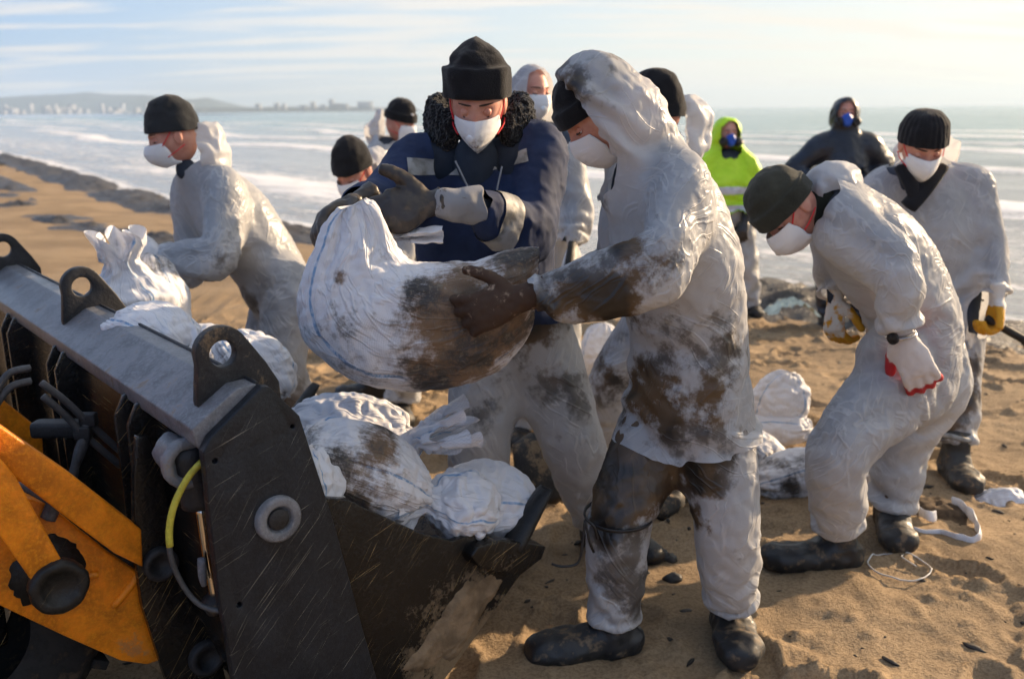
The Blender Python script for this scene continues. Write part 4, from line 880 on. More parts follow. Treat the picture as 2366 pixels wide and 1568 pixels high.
    sack('white sack with blue stripe standing far back between the centre legs',W(1385,820,5.5),(.1,0,1),(0,-1,0),.34,.22,.18,SACKW,0,38,(),.05)
    # torn collar of a sack round spilled dark sand
    sp=W(2180,1205,3.42); sp.z=0
    n=40; X,Yy=np.meshgrid(np.linspace(-1,1,n),np.linspace(-1,1,n)); r=np.sqrt(X**2+Yy**2).ravel(); V=np.stack([X.ravel()*.17,Yy.ravel()*.20,np.zeros(n*n)],1); V[:,2]=-.03+.075*np.clip(1-r**2,0,1)**.7+.022*fbm(V*18,4,3)*np.clip(1.1-r,0,1); V+=np.array(G(2165,1190))
    q=(np.arange(n-1)[:,None]*n+np.arange(n-1)[None,:]).ravel(); o=obj('sand_heap',V,np.stack([q,q+1,q+n+1,q+n],1).tolist(),plain('damp_dark_sand',(.085,.058,.036),.9,.2,.4,30,.9,90)); tag(o,'small heap of dark damp sand inside the torn white sack collar','sand heap')
    L=[G(x,y,z) for x,y,z in ((2200,1158,.055),(2230,1175,.05),(2255,1205,.045),(2262,1240,.04),(2235,1250,.03),(2195,1238,.03),(2165,1228,.03),(2130,1232,.03),(2108,1228,.035))]
    T=Tube(L,[(.006,.030)]*9,side=(0,0,1),sub=6); T.r[:,0]=.022; T.r[:,1]=.005; V,Fc=T.mesh(14,.2); V=V+np.stack([vnoise(V*24,i) for i in range(3)],1)*.010
    o=obj('sack_collar',V,Fc,SACKW,sub=1,attrs={'rest':np.stack([V[:,0]*2,np.full(len(V),.25),0*V[:,0]],1),'dirt':np.full(len(V),.1)}); tag(o,'torn white sack collar curled round dark spilled sand','sack scrap')
    V,Fc=Tube([G(2122,1180,.05),G(2145,1190,.06),G(2165,1192,.05)],[(.02,.004)]*3,side=(0,.3,1),sub=4).mesh(12); V=V+np.stack([vnoise(V*30,i) for i in range(3)],1)*.008; o=obj('sack_scrap',V,Fc,SACKW,sub=1,attrs={'rest':V*1.0,'dirt':np.full(len(V),.05)}); tag(o,'short white strip lying on the dark sand heap','sack scrap')
    # wire hoop
    c=G(2078,1308,.02); L=[c+Vector((math.cos(a)*.098+.006*math.cos(3*a),math.sin(a)*.105,.004*math.sin(2*a))) for a in np.linspace(0,6.283,33)]
    for v_ in L: v_.z=float(sand_height(np.array([v_.x]),np.array([v_.y]))[0])*.5+.016
    o=obj('wire_hoop',*pipe(L,.0028,6,2),plain('white_wire',(.6,.58,.55),.5,.4,.1)); tag(o,'pale wire hoop lying on sand by the bending boots','wire')
    obj('wire_end',*pipe([c+Vector((.05,-.02,.01)),c+Vector((.02,.03,.02)),c+Vector((.04,.07,.01))],.002,6,4),o.data.materials[0],o)
    # pale rag by the weed
    nf=26; X,Yy=np.meshgrid(np.linspace(-1,1,nf),np.linspace(-1,1,nf)); V=np.stack([X.ravel()*.17,Yy.ravel()*.12,.05*np.clip(1-X.ravel()**2,0,1)],1); q=(np.arange(nf-1)[:,None]*nf+np.arange(nf-1)[None,:]).ravel(); Fq=np.stack([q,q+1,q+nf+1,q+nf],1).tolist()
    V=drape(V,Fq,None,None,0,.25,None,None,30,2,0,.04,seed=4,jit=.006,damp=.8); V[:,2]=V[:,2]*1.6+.03
    p=W(1830,712,7.3); V=V+np.array((p.x,p.y,p.z-.06)); a=V[:,0]; o=obj('rag',V,Fq,plain('pale_green_plastic',(.52,.56,.46),.6,.3,.3,6),sub=1); tag(o,'pale greenish plastic sheet crumpled at the edge of the weed','plastic sheet')
    # dark lumps dropped round the boots
    dk=plain('oily_lump',(.025,.024,.024),.5,.4,.4,40,.8,60)
    for i,(px,py,s,lb) in enumerate(((1530,1285,.030,'largest black oily lump on sand, beside the hooded trousers'),(1548,1292,.022,'black oily lump touching the right of the largest one'),(1500,1262,.028,'black oily lump nearest the centre boot toe'),(1556,1335,.024,'flat black oily lump lying lowest between the two centre boots'),(1490,1325,.016,'tiny black oily crumb left of the lowest lump'),(1450,1220,.02,'small black oily lump beside the knee tie'))):
        V,Fc=ell((0,0,0),(s*1.4,s,s*.7),None,14,10); V=V*(1+.28*fbm(V*60+i*3,3,i))[:,None]+np.array(G(px,py,s*.3)); o=obj('tar_lump',V,Fc,dk); tag(o,lb,'lump','oily lumps between the boots')
def spade(label,grip,neck,tip,wdir,mat,sh,w=.11):
    t=thing('shovel',label,'shovel',(tip[0],tip[1],0)); grip,neck,tip=Vector(grip),Vector(neck),Vector(tip); wd=Vector(wdir).normalized()
    obj('shaft',*pipe([grip,grip.lerp(neck,.5),neck],.017,12,4),sh,t)
    ax=(tip-neck); L=ax.length; ax.normalize(); nn=ax.cross(wd).normalized(); V=[];Fc=[]; m,k=14,11
    for i in range(m):
        s=i/(m-1); ww=w*min(1,.35+s*4.5)*(1 if s<.6 else math.sqrt(max(0,1-((s-.6)/.42)**2)))
        for j in range(k):
            q=-1+2*j/(k-1); V.append(neck+ax*(L*s)+wd*(q*ww)+nn*(.030*(1-q*q)*(1-.5*s)+.02*math.sin(s*3)))
    for i in range(m-1):
        for j in range(k-1): a=i*k+j; Fc.append((a,a+1,a+k+1,a+k))
    b=obj('blade',V,Fc,mat,t,attrs={'dirt':np.full(len(V),.45)}); s=b.modifiers.new('th','SOLIDIFY'); s.thickness=.004
    V2,F2=Tube([neck-ax*.10,neck,neck+ax*.09],[.022,.022,.012],sub=3).mesh(12); obj('socket',V2,F2,mat,t,attrs={'dirt':np.full(len(V2),.3)})
    return t
def build_tools():
    sm=steel_mat('spade_steel',(.028,.024,.020),.5,.2,rough=.5); wood=plain('dark_handle',(.03,.027,.024),.6,.3,.3,20)
    spade('muddy black shovel with its blade on the sand behind the bucket tooth',W(1322,560,4.30),W(1248,1000,3.86),W(1262,1165,3.72),(1,.15,.0),sm,wood,.12)
    spade('dark shovel held low at the right edge in the yellow glove',W(2278,735,4.03),W(2420,815,3.95),W(2520,870,3.85),(.2,1,0),sm,wood,.11)
build_sacks(); build_tools()
# ---------------------------------------------------------------- people: builders
MAT={}
def mats_people():
    MAT['skin']=skin_mat(); MAT['mask']=mask_mat(); MAT['mask_dirty']=mask_mat('mask_fabric_soiled',True)
    MAT['black_knit']=knit_mat('black_knit',(.012,.012,.014)); MAT['char_knit']=knit_mat('charcoal_fleece',(.022,.024,.027)); MAT['olive_knit']=knit_mat('olive_fleece',(.035,.036,.028))
    MAT['under']=plain('dark_clothes',(.045,.055,.075),.9,.1,.3,6)
    MAT['red']=plain('red_elastic',(.75,.03,.04),.6,.3,.1)
    MAT['hair']=plain('dark_hair',(.06,.038,.026),.6,.3,.2,80)
    MAT['boot']=rubber_mat('black_rubber',(.014,.015,.017),.42,.6)
    MAT['boot_dull']=rubber_mat('grey_rubber',(.028,.027,.026),.55,.8)
    MAT['rubber_glove']=rubber_mat('brown_black_rubber',(.035,.027,.022),.32,.25)
    MAT['gauntlet']=glove_mat('grey_gauntlet',(.26,.26,.27),(.08,.06,.05))
    MAT['soiled_glove']=glove_mat('soiled_knit_glove',(.52,.38,.26),(.065,.036,.022))
    MAT['white_glove']=glove_mat('white_knit_glove',(.74,.70,.66),(.30,.20,.14))
    MAT['red_glove']=glove_mat('white_red_glove',(.72,.66,.62),(.45,.03,.04))
    MAT['yellow_glove']=glove_mat('yellow_glove',(.70,.66,.60),(.62,.30,.02))
    MAT['eye']=plain('eye_white',(.75,.72,.70),.15,.5,.02); MAT['iris']=plain('iris_dark',(.03,.02,.015),.1,.5,.1)
    m=NT('navy_cotton'); c=m.coord(); n=m.noise(c,6,5)
    col=m.mix(m.ramp(n,.3,.7),(.011,.020,.055),(.022,.038,.095))
    h=m.ma('ADD',m.noise(c,40,5),m.ma('MULTIPLY',m.noise(m.vec(c,(1,1,.6),(.3,.2,.1)),300,2),.25))
    MAT['navy']=m.done(m.bsdf(col,.78,.25,normal=m.bump(h,.2,.004)))
    m=NT('reflective_tape'); c=m.coord(); n=m.noise(c,22,5)
    MAT['tape']=m.done(m.bsdf(m.mix(m.ramp(n,.4,.65),(.32,.32,.31),(.16,.155,.14)),.55,.5,normal=m.bump(m.noise(c,60,4),.3,.004)))
    m=NT('black_fleece_pile'); c=m.coord(); h=m.ma('ADD',m.voro(c,130),m.ma('MULTIPLY',m.noise(c,260,3),.5))
    MAT['pile']=m.done(m.bsdf((.008,.008,.009),.95,.1,normal=m.bump(h,1.0,.008),Sheen_Weight=.25))
    m=NT('hi_vis'); c=m.coord(); n=m.noise(c,9,4)
    MAT['hivis']=m.done(m.bsdf(m.mix(m.ramp(n,.3,.7),(.50,.86,.015),(.62,.95,.04)),.55,.4,normal=m.bump(m.noise(c,25,5),.4,.01)))
    MAT['silver']=plain('silver_tape',(.62,.63,.66),.35,.5,.15,20)
    MAT['rain_navy']=plain('dark_waterproof',(.014,.020,.034),.42,.5,.25,9,.35,18,bdist=.01)
    MAT['blue_plastic']=plain('blue_rubber_mask',(.015,.10,.55),.4,.5,.12)
    MAT['black_plastic']=plain('black_plastic',(.012,.012,.014),.45,.5,.2)
    MAT['olive_dark']=plain('dark_olive_cloth',(.025,.026,.020),.9,.1,.2)
    MAT['steel']=plain('watch_steel',(.45,.45,.46),.25,.5,.1,metal=.9)
    MAT['white_fabric']=suit_mat('white_suit_plain',.15)
def JD(**k): return {a:W(*b) for a,b in k.items()}
def bones(J,e=0.0,w=1.0,legs=True,torso=True,arms=True,e_arm=None,hem=None):
    ea=e if e_arm is None else e_arm
    side=((J['shL']-J['shR']).normalized()+(J['hiL']-J['hiR']).normalized()*.6).normalized()
    pel=(J['hiL']+J['hiR'])/2; up=(J['neck']-pel).normalized()
    chest=J.get('chest',pel.lerp(J['neck'],.62)); waist=J.get('waist',pel.lerp(chest,.45))
    T=[]
    top=chest.lerp(J['neck'],.75)
    if torso:
        p=[pel-up*.07,pel+up*.02]; r=[((.12+e)*w,.10+e),((.165+e)*w,.125+e)]
        if hem is not None: p=[pel-up*(hem+.04),pel+up*.02]; r=[((.185+e)*w,.145+e),((.17+e)*w,.13+e)]
        T.append(Tube(p+[waist,chest,top,J['neck']+up*.02],r+[((.15+e*1.15)*w,.118+e*1.15),((.175+e)*w,.13+e),((.12+e)*w,.09+e*.7),(.06+e*.5,.065+e*.5)],side=side))
    elif legs:
        T.append(Tube([pel-up*.07,pel+up*.02,pel.lerp(waist,.8)],[((.12+e)*w,.10+e),((.165+e)*w,.125+e),((.155+e)*w,.12+e)],side=side))
    for s in 'LR':
        if arms:
            S,E,Wr=J['sh'+s],J['el'+s],J['wr'+s]; inn=S.lerp(top,.55)
            T.append(Tube([inn,S,S.lerp(E,.5),E,E.lerp(Wr,.5),Wr,Wr+(Wr-E).normalized()*.03],[.078+ea*.8,.068+ea,.056+ea,.047+ea,.042+ea*.95,.031+ea*.75,.03+ea*.7]))
        if legs:
            H,K,A=J['hi'+s],J['kn'+s],J['an'+s]
            T.append(Tube([H+up*.05,H-up*.03,H.lerp(K,.5),K,K.lerp(A,.45),A,A+(A-K).normalized()*.03],[.09+e,.10+e,.085+e*1.1,.065+e*1.2,  .062+e*1.15,.046+e*.75,.042+e*.55]))
    return T
def dirt_of(V,spots,base=0.0):
    a=np.full(len(V),base,float)
    for (px,py,Y,r,amt) in spots:
        p=np.array(W(px,py,Y)); d=(V-p)*np.array((1,.45,1)); a=np.maximum(a,amt*np.exp(-(d**2).sum(1)/(r*r)))
    return a
def folds(V,Fc,shapes,seed,amp,coords=False):
    """sharp creases in each limb's own coordinates: long ones twisting along it, rings where it bends"""
    nn=vnormals(V,np.array([f if len(f)==4 else (f[0],f[1],f[2],f[2]) for f in Fc]))
    n=len(V); b1=np.full(n,9.);b2=np.full(n,9.); t=np.zeros(n);th=np.zeros(n);jn=np.zeros(n);li=np.zeros(n);rr=np.ones(n)*.1
    for q,T in enumerate(shapes):
        if not isinstance(T,Tube): continue
        L=np.concatenate([[0],np.cumsum(np.linalg.norm(np.diff(T.c,axis=0),axis=1))]); bd=np.full(n,9.); tt=np.zeros(n);aa=np.zeros(n);jj=np.zeros(n);r_=np.zeros(n)
        bendy=np.zeros(len(T.c))
        for i in range(2,len(T.c)-2):
            bendy[i]=1-float(np.dot(T.t[i-2],T.t[i+2]))
        bendy=np.convolve(bendy,np.ones(5)/5,'same')
        for i in range(len(T.c)):
            v=V-T.c[i]; d=np.linalg.norm(v,axis=1); m=d-T.r[i].min()<bd
            bd[m]=(d-T.r[i].min())[m]; tt[m]=(L[i]+v@T.t[i])[m]; aa[m]=np.arctan2(v@T.y[i],v@T.x[i])[m]; jj[m]=bendy[i]+.9*np.exp(-((L[-1]-L[i])/.10)**2)*(len(T.c)>20); r_[m]=T.r[i].mean()
        m=bd<b1; b2=np.where(m,b1,np.minimum(b2,bd)); b1=np.where(m,bd,b1); t=np.where(m,tt,t);th=np.where(m,aa,th);jn=np.where(m,jj,jn);li=np.where(m,q,li);rr=np.where(m,r_,rr)
    blend=np.clip((b2-b1)/.035,0,1)
    wp=vnoise(V*6+seed,seed+3); wp2=vnoise(V*6+seed+8,seed+4)
    h=0
    for k,(ft,tw,fr) in enumerate(((2.6,7.5,.024),(2.6,-6.0,.022),(3.5,3.0,.013))):
        ph=th+tw*t+.5*wp; q=np.stack([t*ft+.6*wp2+li*13.7+k*31,np.cos(ph)*rr/fr*.5,np.sin(ph)*rr/fr*.5],1)
        r1=np.clip(1-np.abs(vnoise(q,seed+10+k))*1.15,0,1)**(4 if k<2 else 5); gate=np.clip(.25+1.1*vnoise(V*4.2+k*5,seed+20+k),0,1)
        h=h+r1*gate*(1.0 if k<2 else .5)
    q=np.stack([t*17+1.0*wp+li*7,np.cos(th)*1.1,np.sin(th)*1.1],1); r3=np.clip(1-np.abs(vnoise(q,seed+30))*1.1,0,1)**3
    h=h+r3*np.clip(jn*2.2+.10,0,1.3)
    FQ=[]
    for k,(ft,tw,fr) in enumerate(((3.2,7.0,.027),(3.2,-5.5,.025))):
        ph=th+tw*t+.4*wp; FQ.append(np.stack([t*ft+.5*wp2+li*13.7+k*31,np.cos(ph)*rr/fr*.5,np.sin(ph)*rr/fr*.5],1))
    FQ.append(np.stack([t*16+.9*wp+li*7,np.cos(th)*1.3,np.sin(th)*1.3],1))
    if coords: return FQ,blend,np.clip(jn*2.0+.15,0,1)
    return nn*(h*amp*blend)[:,None]
def garment(name,parent,J,inner,shapes,openings,mat,vox=.026,grow=(.012,.035),grav=.0003,steps=45,fine=6,fgrow=.015,dirt=(),seed=1,bend=.08,extra=None,gap=.006,base=0.0,jit=.003,smooth=5,subd=1,noisy=.12,fold=.0065):
    V,Fc=voxmesh(shapes,vox,smooth)
    mask=np.ones(len(V),bool); pin=np.zeros(len(V))
    for p,nn,r,pw in openings:
        p=np.array(p);nn=np.array(Vector(nn).normalized()); d=(V-p)@nn; near=np.linalg.norm(V-p,axis=1)<r
        mask&=~((d>0)&near); pin=np.where(near&(d>-vox*1.3),np.maximum(pin,pw),pin)
    V,Fc=keep(V,Fc,mask);pin=pin[mask]
    ax=np.zeros_like(V);bd=np.full(len(V),9.)
    for T in shapes:
        if not isinstance(T,Tube): continue
        for i in range(0,len(T.c)-1,2):
            d=np.linalg.norm(V-T.c[i],axis=1)-T.r[i].min(); m=d<bd; bd[m]=d[m]; ax[m]=T.t[i]
    g=Grid(inner,V.min(0),V.max(0),.034)
    n=fbm(V*np.array((5,5,3.5))+seed*3.1,3,seed)*noisy
    V=V+vnormals(V,np.array([f if len(f)==4 else (f[0],f[1],f[2],f[2]) for f in Fc]))*(n*.006)[:,None]
    V=drape(V,Fc,pin,g,gap,grow[0],ax,grow[1],steps,2,grav,bend,seed=seed,jit=jit,damp=.82)
    if fine:
        V,Fc,pin=subdivide(V,Fc,pin)
        V=V+folds(V,Fc,shapes,seed,fold)*(1-pin)[:,None]
        V=drape(V,Fc,pin,g,gap,fgrow,None,None,fine,2,grav*.4,.05,seed=seed+7,jit=.0015,damp=.75)
    if extra is not None: V=extra(V)
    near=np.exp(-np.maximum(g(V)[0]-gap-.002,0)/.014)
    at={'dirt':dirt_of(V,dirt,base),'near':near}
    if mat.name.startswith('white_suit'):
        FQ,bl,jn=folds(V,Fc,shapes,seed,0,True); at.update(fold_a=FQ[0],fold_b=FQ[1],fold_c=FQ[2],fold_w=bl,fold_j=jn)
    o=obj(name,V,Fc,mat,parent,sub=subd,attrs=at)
    return o
def cuffs(J,legs=True,arms=True,aw=0.0):
    P=[]
    for s in 'LR':
        if arms: P.append((J['wr'+s],J['wr'+s]-J['el'+s],.11,1))
        if legs: P.append((J['an'+s],J['an'+s]-J['kn'+s],.13,1))
    return P
def cloth_strip(parent,jk,name,planes,mat,lift=.004):
    """a piece of the garment's own cloth between planes, lifted a little: sewn-on tape"""
    TMP.collection.objects.link(jk); me=bpy.data.meshes.new_from_object(evaluated(jk)); TMP.collection.objects.unlink(jk); bm=bmesh.new(); bm.from_mesh(me)
    for co_,no in planes: bmesh.ops.bisect_plane(bm,geom=list(bm.verts)+list(bm.edges)+list(bm.faces),plane_co=co_,plane_no=no,clear_outer=True)
    bm.normal_update(); ns=[v.normal.copy() for v in bm.verts]
    for v,n_ in zip(bm.verts,ns): v.co=v.co+n_*lift
    bm.verts.index_update(); V=[v.co.copy() for v in bm.verts]; Fc=[tuple(v.index for v in f.verts) for f in bm.faces]; bm.free(); bpy.data.meshes.remove(me)
    return obj(name,V,Fc,mat,parent,attrs={'dirt':np.zeros(len(V)),'near':np.zeros(len(V)),'fold_w':np.zeros(len(V))}) if Fc else None
def coverall(parent,J,mat,e=.028,w=1.0,seed=1,vox=.026,dirt=(),hood=None,inner_extra=(),**k):
    """one-piece suit; hood=(centre,face dir,radii) if worn up"""
    inner=bones(J,0,w); sh=bones(J,e,w); op=cuffs(J)
    body_sh=list(inner)
    if hood:
        c,f,r=hood; c=Vector(c); f=Vector(f).normalized(); M=frame(f,(0,0,1))
        sh+= [Ell(c-f*.018,r,M),Tube([c-f*.04-Vector((0,0,.03)),J['neck']+Vector((0,0,.03)),J['neck']-Vector((0,0,.09))],[.105,.10,.13])]
        inner=inner+[Ell(c,(.082,.10,.12),M)]; op.append((c+f*k.pop('hood_cut',.05),f,.19,1))
    else:
        up=(J['neck']-(J['hiL']+J['hiR'])/2).normalized(); hd=k.pop('head_c',None); hv=((Vector(hd)-J['neck']).normalized()*.6+up*.4).normalized() if hd is not None else up
        ch=k.pop('collar',.055); sh.append(Tube([J['neck']-up*.10,J['neck'],J['neck']+hv*(ch+.03)],[.12,.088,.082])); op.append((J['neck']+hv*ch,hv,.105,1))
    bd=voxmesh(body_sh,.03 if vox>.028 else .024,3); obj('body',*bd,MAT['under'],parent)
    return garment('coverall',parent,J,inner+list(inner_extra),sh,op,mat,vox,dirt=dirt,seed=seed,**k)
# ---- head, eyes, brows
def face_y(x,z):
    q=np.maximum(1-(x/.076)**2-(z/.118)**2,0); return .090*np.sqrt(q)
def head(parent,c,f,up=(0,0,1),mat=None,lids=.5,ears=True,brow=True,scale=1.0,chin=.0):
    M=frame(f,up); n1,n2=56,48
    V=[];Fc=[]
    for i in range(1,n2):
        a=math.pi*i/n2
        for k in range(n1):
            b=2*math.pi*k/n1; V.append((math.sin(a)*math.sin(b),math.sin(a)*math.cos(b),math.cos(a)))
    V+=[(0,0,1),(0,0,-1)]
    for i in range(n2-2):
        for k in range(n1):
            a=i*n1+k;b=i*n1+(k+1)%n1; Fc.append((a,b,b+n1,a+n1))
    n=len(V)
    for k in range(n1): Fc.append((n-2,(k+1)%n1,k)); Fc.append((n-1,(n2-2)*n1+k,(n2-2)*n1+(k+1)%n1))
    D=np.array(V); P=D*np.array((.076,.098,.118)); x,y,z=P.T.copy()
    fr=np.clip(D[:,1]*1.6,0,1)
    x*=np.where(z<-.02,1-.28*np.clip((-z-.02)/.1,0,1),1); y=np.where(D[:,1]>0,y*.92,y)
    y+=fr*.012*np.exp(-((z+.105)/.03)**2)                       # chin
    gs=lambda cx,cz,sx,sz:np.exp(-((x-cx)/sx)**2-((z-cz)/sz)**2)
    for s in (-1,1):
        y+=fr*(.006*gs(s*.03,.032,.024,.010)-.011*gs(s*.032,.008,.015,.011)+.005*gs(s*.046,-.022,.02,.02))
    t=np.clip((.018-z)/.055,0,1); y+=fr*np.where(z>-.045,1,0)*(.007+.020*t)*np.exp(-(x/(.009+.006*t))**2)*np.where(z<.03,1,np.exp(-((z-.03)/.01)**2))
    y+=fr*.004*gs(0,-.068,.022,.008)
    P=np.stack([x,y,z],1)*scale
    h=obj('head',xf(P,M,c),Fc,mat or MAT['skin'],parent,sub=1)
    for s in (-1,1):
        e=np.array((s*.032,.0700,.007))*scale
        V1,F1=ell((0,0,0),(.0122*scale,)*3,None,14,10)
        ey=obj('eye',xf(V1+e,M,c),F1,MAT['eye'],h)
        V2,F2=ell((0,0,0),(.0055*scale,.0028*scale,.0055*scale),None,12,8)
        if lids<.85: obj('iris',xf(V2+e+np.array((0,.0112*scale,-.003)),M,c),F2,MAT['iris'],h)
        # upper lid closes by 'lids', a dark lash line on its rim
        V3,F3=ell((0,0,0),(.0142*scale,.0138*scale,.0138*scale),None,20,16)
        zc=.0138*(1-2*lids)*scale; k=V3[:,2]>zc; V3,F3=keep(V3,F3,k)
        obj('eyelid',xf(V3+e,M,c),F3,mat or MAT['skin'],h)
        rr=math.sqrt(max(.0142**2-(zc/scale)**2,1e-6))*scale
        L=[Vector(M@Vector(tuple(e+np.array((math.sin(a)*rr,math.cos(a)*rr*.97+.0012,zc-.002*math.cos(a))))))+Vector(c) for a in np.linspace(-1.1,1.1,7)]
        obj('eyelash',*pipe(L,[.0005,.0012,.0016,.0016,.0016,.0014,.0008],6,3),MAT['hair'],h)
        V3,F3=ell((0,0,0),(.0138*scale,)*3,None,16,12); k=V3[:,2]<-.006*scale; V3,F3=keep(V3,F3,k); obj('eyelid',xf(V3+e,M,c),F3,mat or MAT['skin'],h)
        if brow:
            xs=np.linspace(.012,.052,7); zs=.030+.0035*np.sin(np.linspace(.6,2.7,7)); ys=.92*.098*np.sqrt(np.maximum(1-(xs/.076)**2-(zs/.118)**2,0))+.0055*np.exp(-((xs-.03)/.024)**2)+.0005
            L=[Vector(M@Vector((s*a*scale,b*scale,d*scale)))+Vector(c) for a,b,d in zip(xs,ys,zs)]
            obj('eyebrow',*Tube(L,[(.0012,.0012),(.0028,.0016),(.0032,.0017),(.003,.0016),(.0026,.0015),(.002,.0013),(.001,.001)],sub=3).mesh(8),MAT['hair'],h)
        if ears:
            Ve,Fe=voxmesh([Ell((s*.077,-.012,-.005),(.010,.020,.033)),Ell((s*.083,-.022,.0),(.007,.010,.026))],.005,3)
            Ve=Ve*scale; obj('ear',xf(Ve,M,c),Fe,mat or MAT['skin'],h)
    return h,M
def hat(parent,c,f,up=(0,0,1),mat=None,rx=.086,ry=.106,z0=.020,h=.135,cuff=.0,pw=2.4,ribs=0,peak=0.0,name='beanie',slouch=(0,0),noise=.0045,seed=1,cuff_out=.007):
    M=frame(f,up); prof=[(z0+.004,-.008),(z0-.002,-.003),(z0-.002,.003)]
    if cuff: prof=[(z0+.004,-.008),(z0-.003,-.002),(z0-.003,cuff_out*.8),(z0+.004,cuff_out+.003),(z0+cuff*.3,cuff_out+.002),(z0+cuff*.65,cuff_out+.003),(z0+cuff-.006,cuff_out+.003),(z0+cuff,cuff_out),(z0+cuff+.001,.002)]
    zs=z0+cuff+.004
    seg=96 if ribs else 56; rows=[]
    for z,o in prof: rows.append((z,o,1.0))
    nr=20
    for i in range(1,nr+1):
        t=i/nr; zz=zs+(z0+h-zs)*t; tt=(zz-z0)/h; rows.append((zz,.003,max(1-tt**pw,0)**(1/2.1)))
    V=[];Fc=[]
    th=np.linspace(0,2*np.pi,seg,endpoint=False)
    for z,o,s in rows:
        tt=max(0,(z-z0)/h); r=1+ (.022*np.cos(ribs*th)*min(1,s*3) if ribs else 0)
        flare=1+.0*tt
        V.append(np.stack([(rx*s*flare+o*min(1,s*4))*np.sin(th)*r+slouch[0]*tt**2,(ry*s*flare+o*min(1,s*4))*np.cos(th)*r+slouch[1]*tt**2,np.full(seg,z)+ (peak*np.exp(-(np.arange(seg)*0)**2)*max(0,tt-.6)/.4*0)],1))
    V=np.vstack(V); m=len(rows)
    for i in range(m-1):
        for k in range(seg):
            a=i*seg+k;b=i*seg+(k+1)%seg; Fc.append((a,b,b+seg,a+seg))
    Fc.append(tuple((m-1)*seg+k for k in range(seg)))
    n=fbm(V*26+seed*5,3,seed); d=V-np.array((0,0,z0+.03)); d/=np.linalg.norm(d,axis=1)[:,None]+1e-9
    V=V+d*(n*noise)[:,None]
    if peak:
        q=np.exp(-((V[:,0]-.005)/.022)**2-((V[:,1]-.0)/.05)**2); V[:,2]+=peak*q*np.clip((V[:,2]-z0-h*.5)/(h*.5),0,1)
        # folds of the soft crown
        t=np.clip((V[:,2]-z0-.08)/(h-.08),0,1); V[:,:2]*=1+(.05*np.sin(np.arctan2(V[:,0],V[:,1])*5+1)*t)[:,None]
    return obj(name,xf(V,M,c),Fc,mat or MAT['black_knit'],parent,sub=1)
def mask(parent,c,f,up=(0,0,1),ridge=1.0,w=.066,top=.0,bot=-.108,bulge=.036,point=.5,mat=None,strap=True,dirt=0.0,valve=False,scale=1.0):
    M=frame(f,up); nu,nv=29,41; V=[];Fc=[]; a=[]
    for j in range(nv):
        v=j/(nv-1); z=top+(bot-top)*v
        ww=w*(1-.10*v-(.55*point)*max(0,v-.45)**1.5/.41); ww*=.93+.07*math.sin(math.pi*min(1,v*1.4))
        for i in range(nu):
            u=-1+2*i/(nu-1); x=u*ww
            base=float(face_y(np.array(x*.97),np.array(z*.9)))+.005
            edge=min(1,(1-abs(u))*3.2); vv=math.sin(math.pi*min(max(.10+v*.86,0),1))**.6
            bb=bulge*vv*((1-abs(u))**.75 if ridge else math.sqrt(max(0,1-u*u)))*1.0
            bb=bb*ridge+(1-ridge)*bulge*vv*math.sqrt(max(0,1-u*u))
            bb+=.0016*(math.exp(-((v-.30)/.018)**2)+math.exp(-((v-.36)/.018)**2)+math.exp(-((v-.66)/.018)**2))*edge+.0012*math.exp(-((abs(u)-.93)/.03)**2)
            dz=-.010*(1-abs(u))*v*point*2 + .010*(1-abs(u)**1.5)*(1-v)*.6
            V.append((x,base+bb,z+dz)); a.append(dirt*math.exp(-((u-.15)/.55)**2-((v-.75)/.32)**2))
    for j in range(nv-1):
        for i in range(nu-1):
            q=j*nu+i; Fc.append((q,q+1,q+nu+1,q+nu))
    V=np.array(V); V[:,1]+=.0012*np.sin(V[:,2]*420)*0+fbm(V*60,3,3)*.0012
    o=obj('mask',xf(V*scale,M,c),Fc,mat or MAT['mask'],parent,sub=1,attrs={'dirt':np.array(a)})
    m=o.modifiers.new('th','SOLIDIFY'); m.thickness=.002; m.offset=-1
    if valve:
        cc=M@Vector((.016*scale,.128*scale,-.055*scale))+Vector(c); d=(M@Vector((.45,1,-.1))).normalized()
        Vv,Fv=Tube([cc-d*.006,cc+d*.004,cc+d*.006],[.013,.012,.008],sub=2).mesh(16); obj('valve',Vv,Fv,MAT['mask'],o)
    if strap:
        for s in (-1,1):
            for (x0,y0,z0,x1,y1,z1) in ((s*(w-.002),.045,top-.012,s*.080,-.02,.05),(s*(w-.012),.040,top-.062,s*.079,-.03,-.04)):
                p0,p1=Vector((x0,y0+.012,z0)),Vector((x1,y1,z1)); mid=(p0+p1)/2; k=.083/max(math.hypot(mid.x,mid.y*.8),.05); mid.x*=min(1.12,max(1.0,k))
                L=[M@(q*scale)+Vector(c) for q in (p0,mid,p1)]
                obj('strap',*Tube(L,[(.0022,.0011)]*3,sub=5).mesh(8),MAT['red'],o)
    return o
def respirator(parent,c,f):
    M=frame(f,(0,0,1))
    Vv,Fv=voxmesh([Ell((0,.085,-.045),(.045,.05,.05)),Ell((0,.11,-.02),(.022,.03,.03)),Ell((0,.105,-.065),(.028,.035,.03))],.007,4)
    o=obj('respirator',xf(Vv,M,c),Fv,MAT['blue_plastic'],parent)
    for s in (-1,1):
        p=M@Vector((s*.062,.10,-.055))+Vector(c); d=(M@Vector((s*.75,.65,-.1))).normalized()
        obj('filter',*Tube([p-d*.025,p-d*.02,p+d*.012,p+d*.016],[.022,.034,.034,.026],sub=2).mesh(20),MAT['black_plastic'],o)
        L=[M@Vector(q)+Vector(c) for q in ((s*.045,.08,-.04),(s*.078,.03,-.03),(s*.084,-.03,-.01))]; obj('strap',*pipe(L,.005,8,4),MAT['black_plastic'],o)
    return o
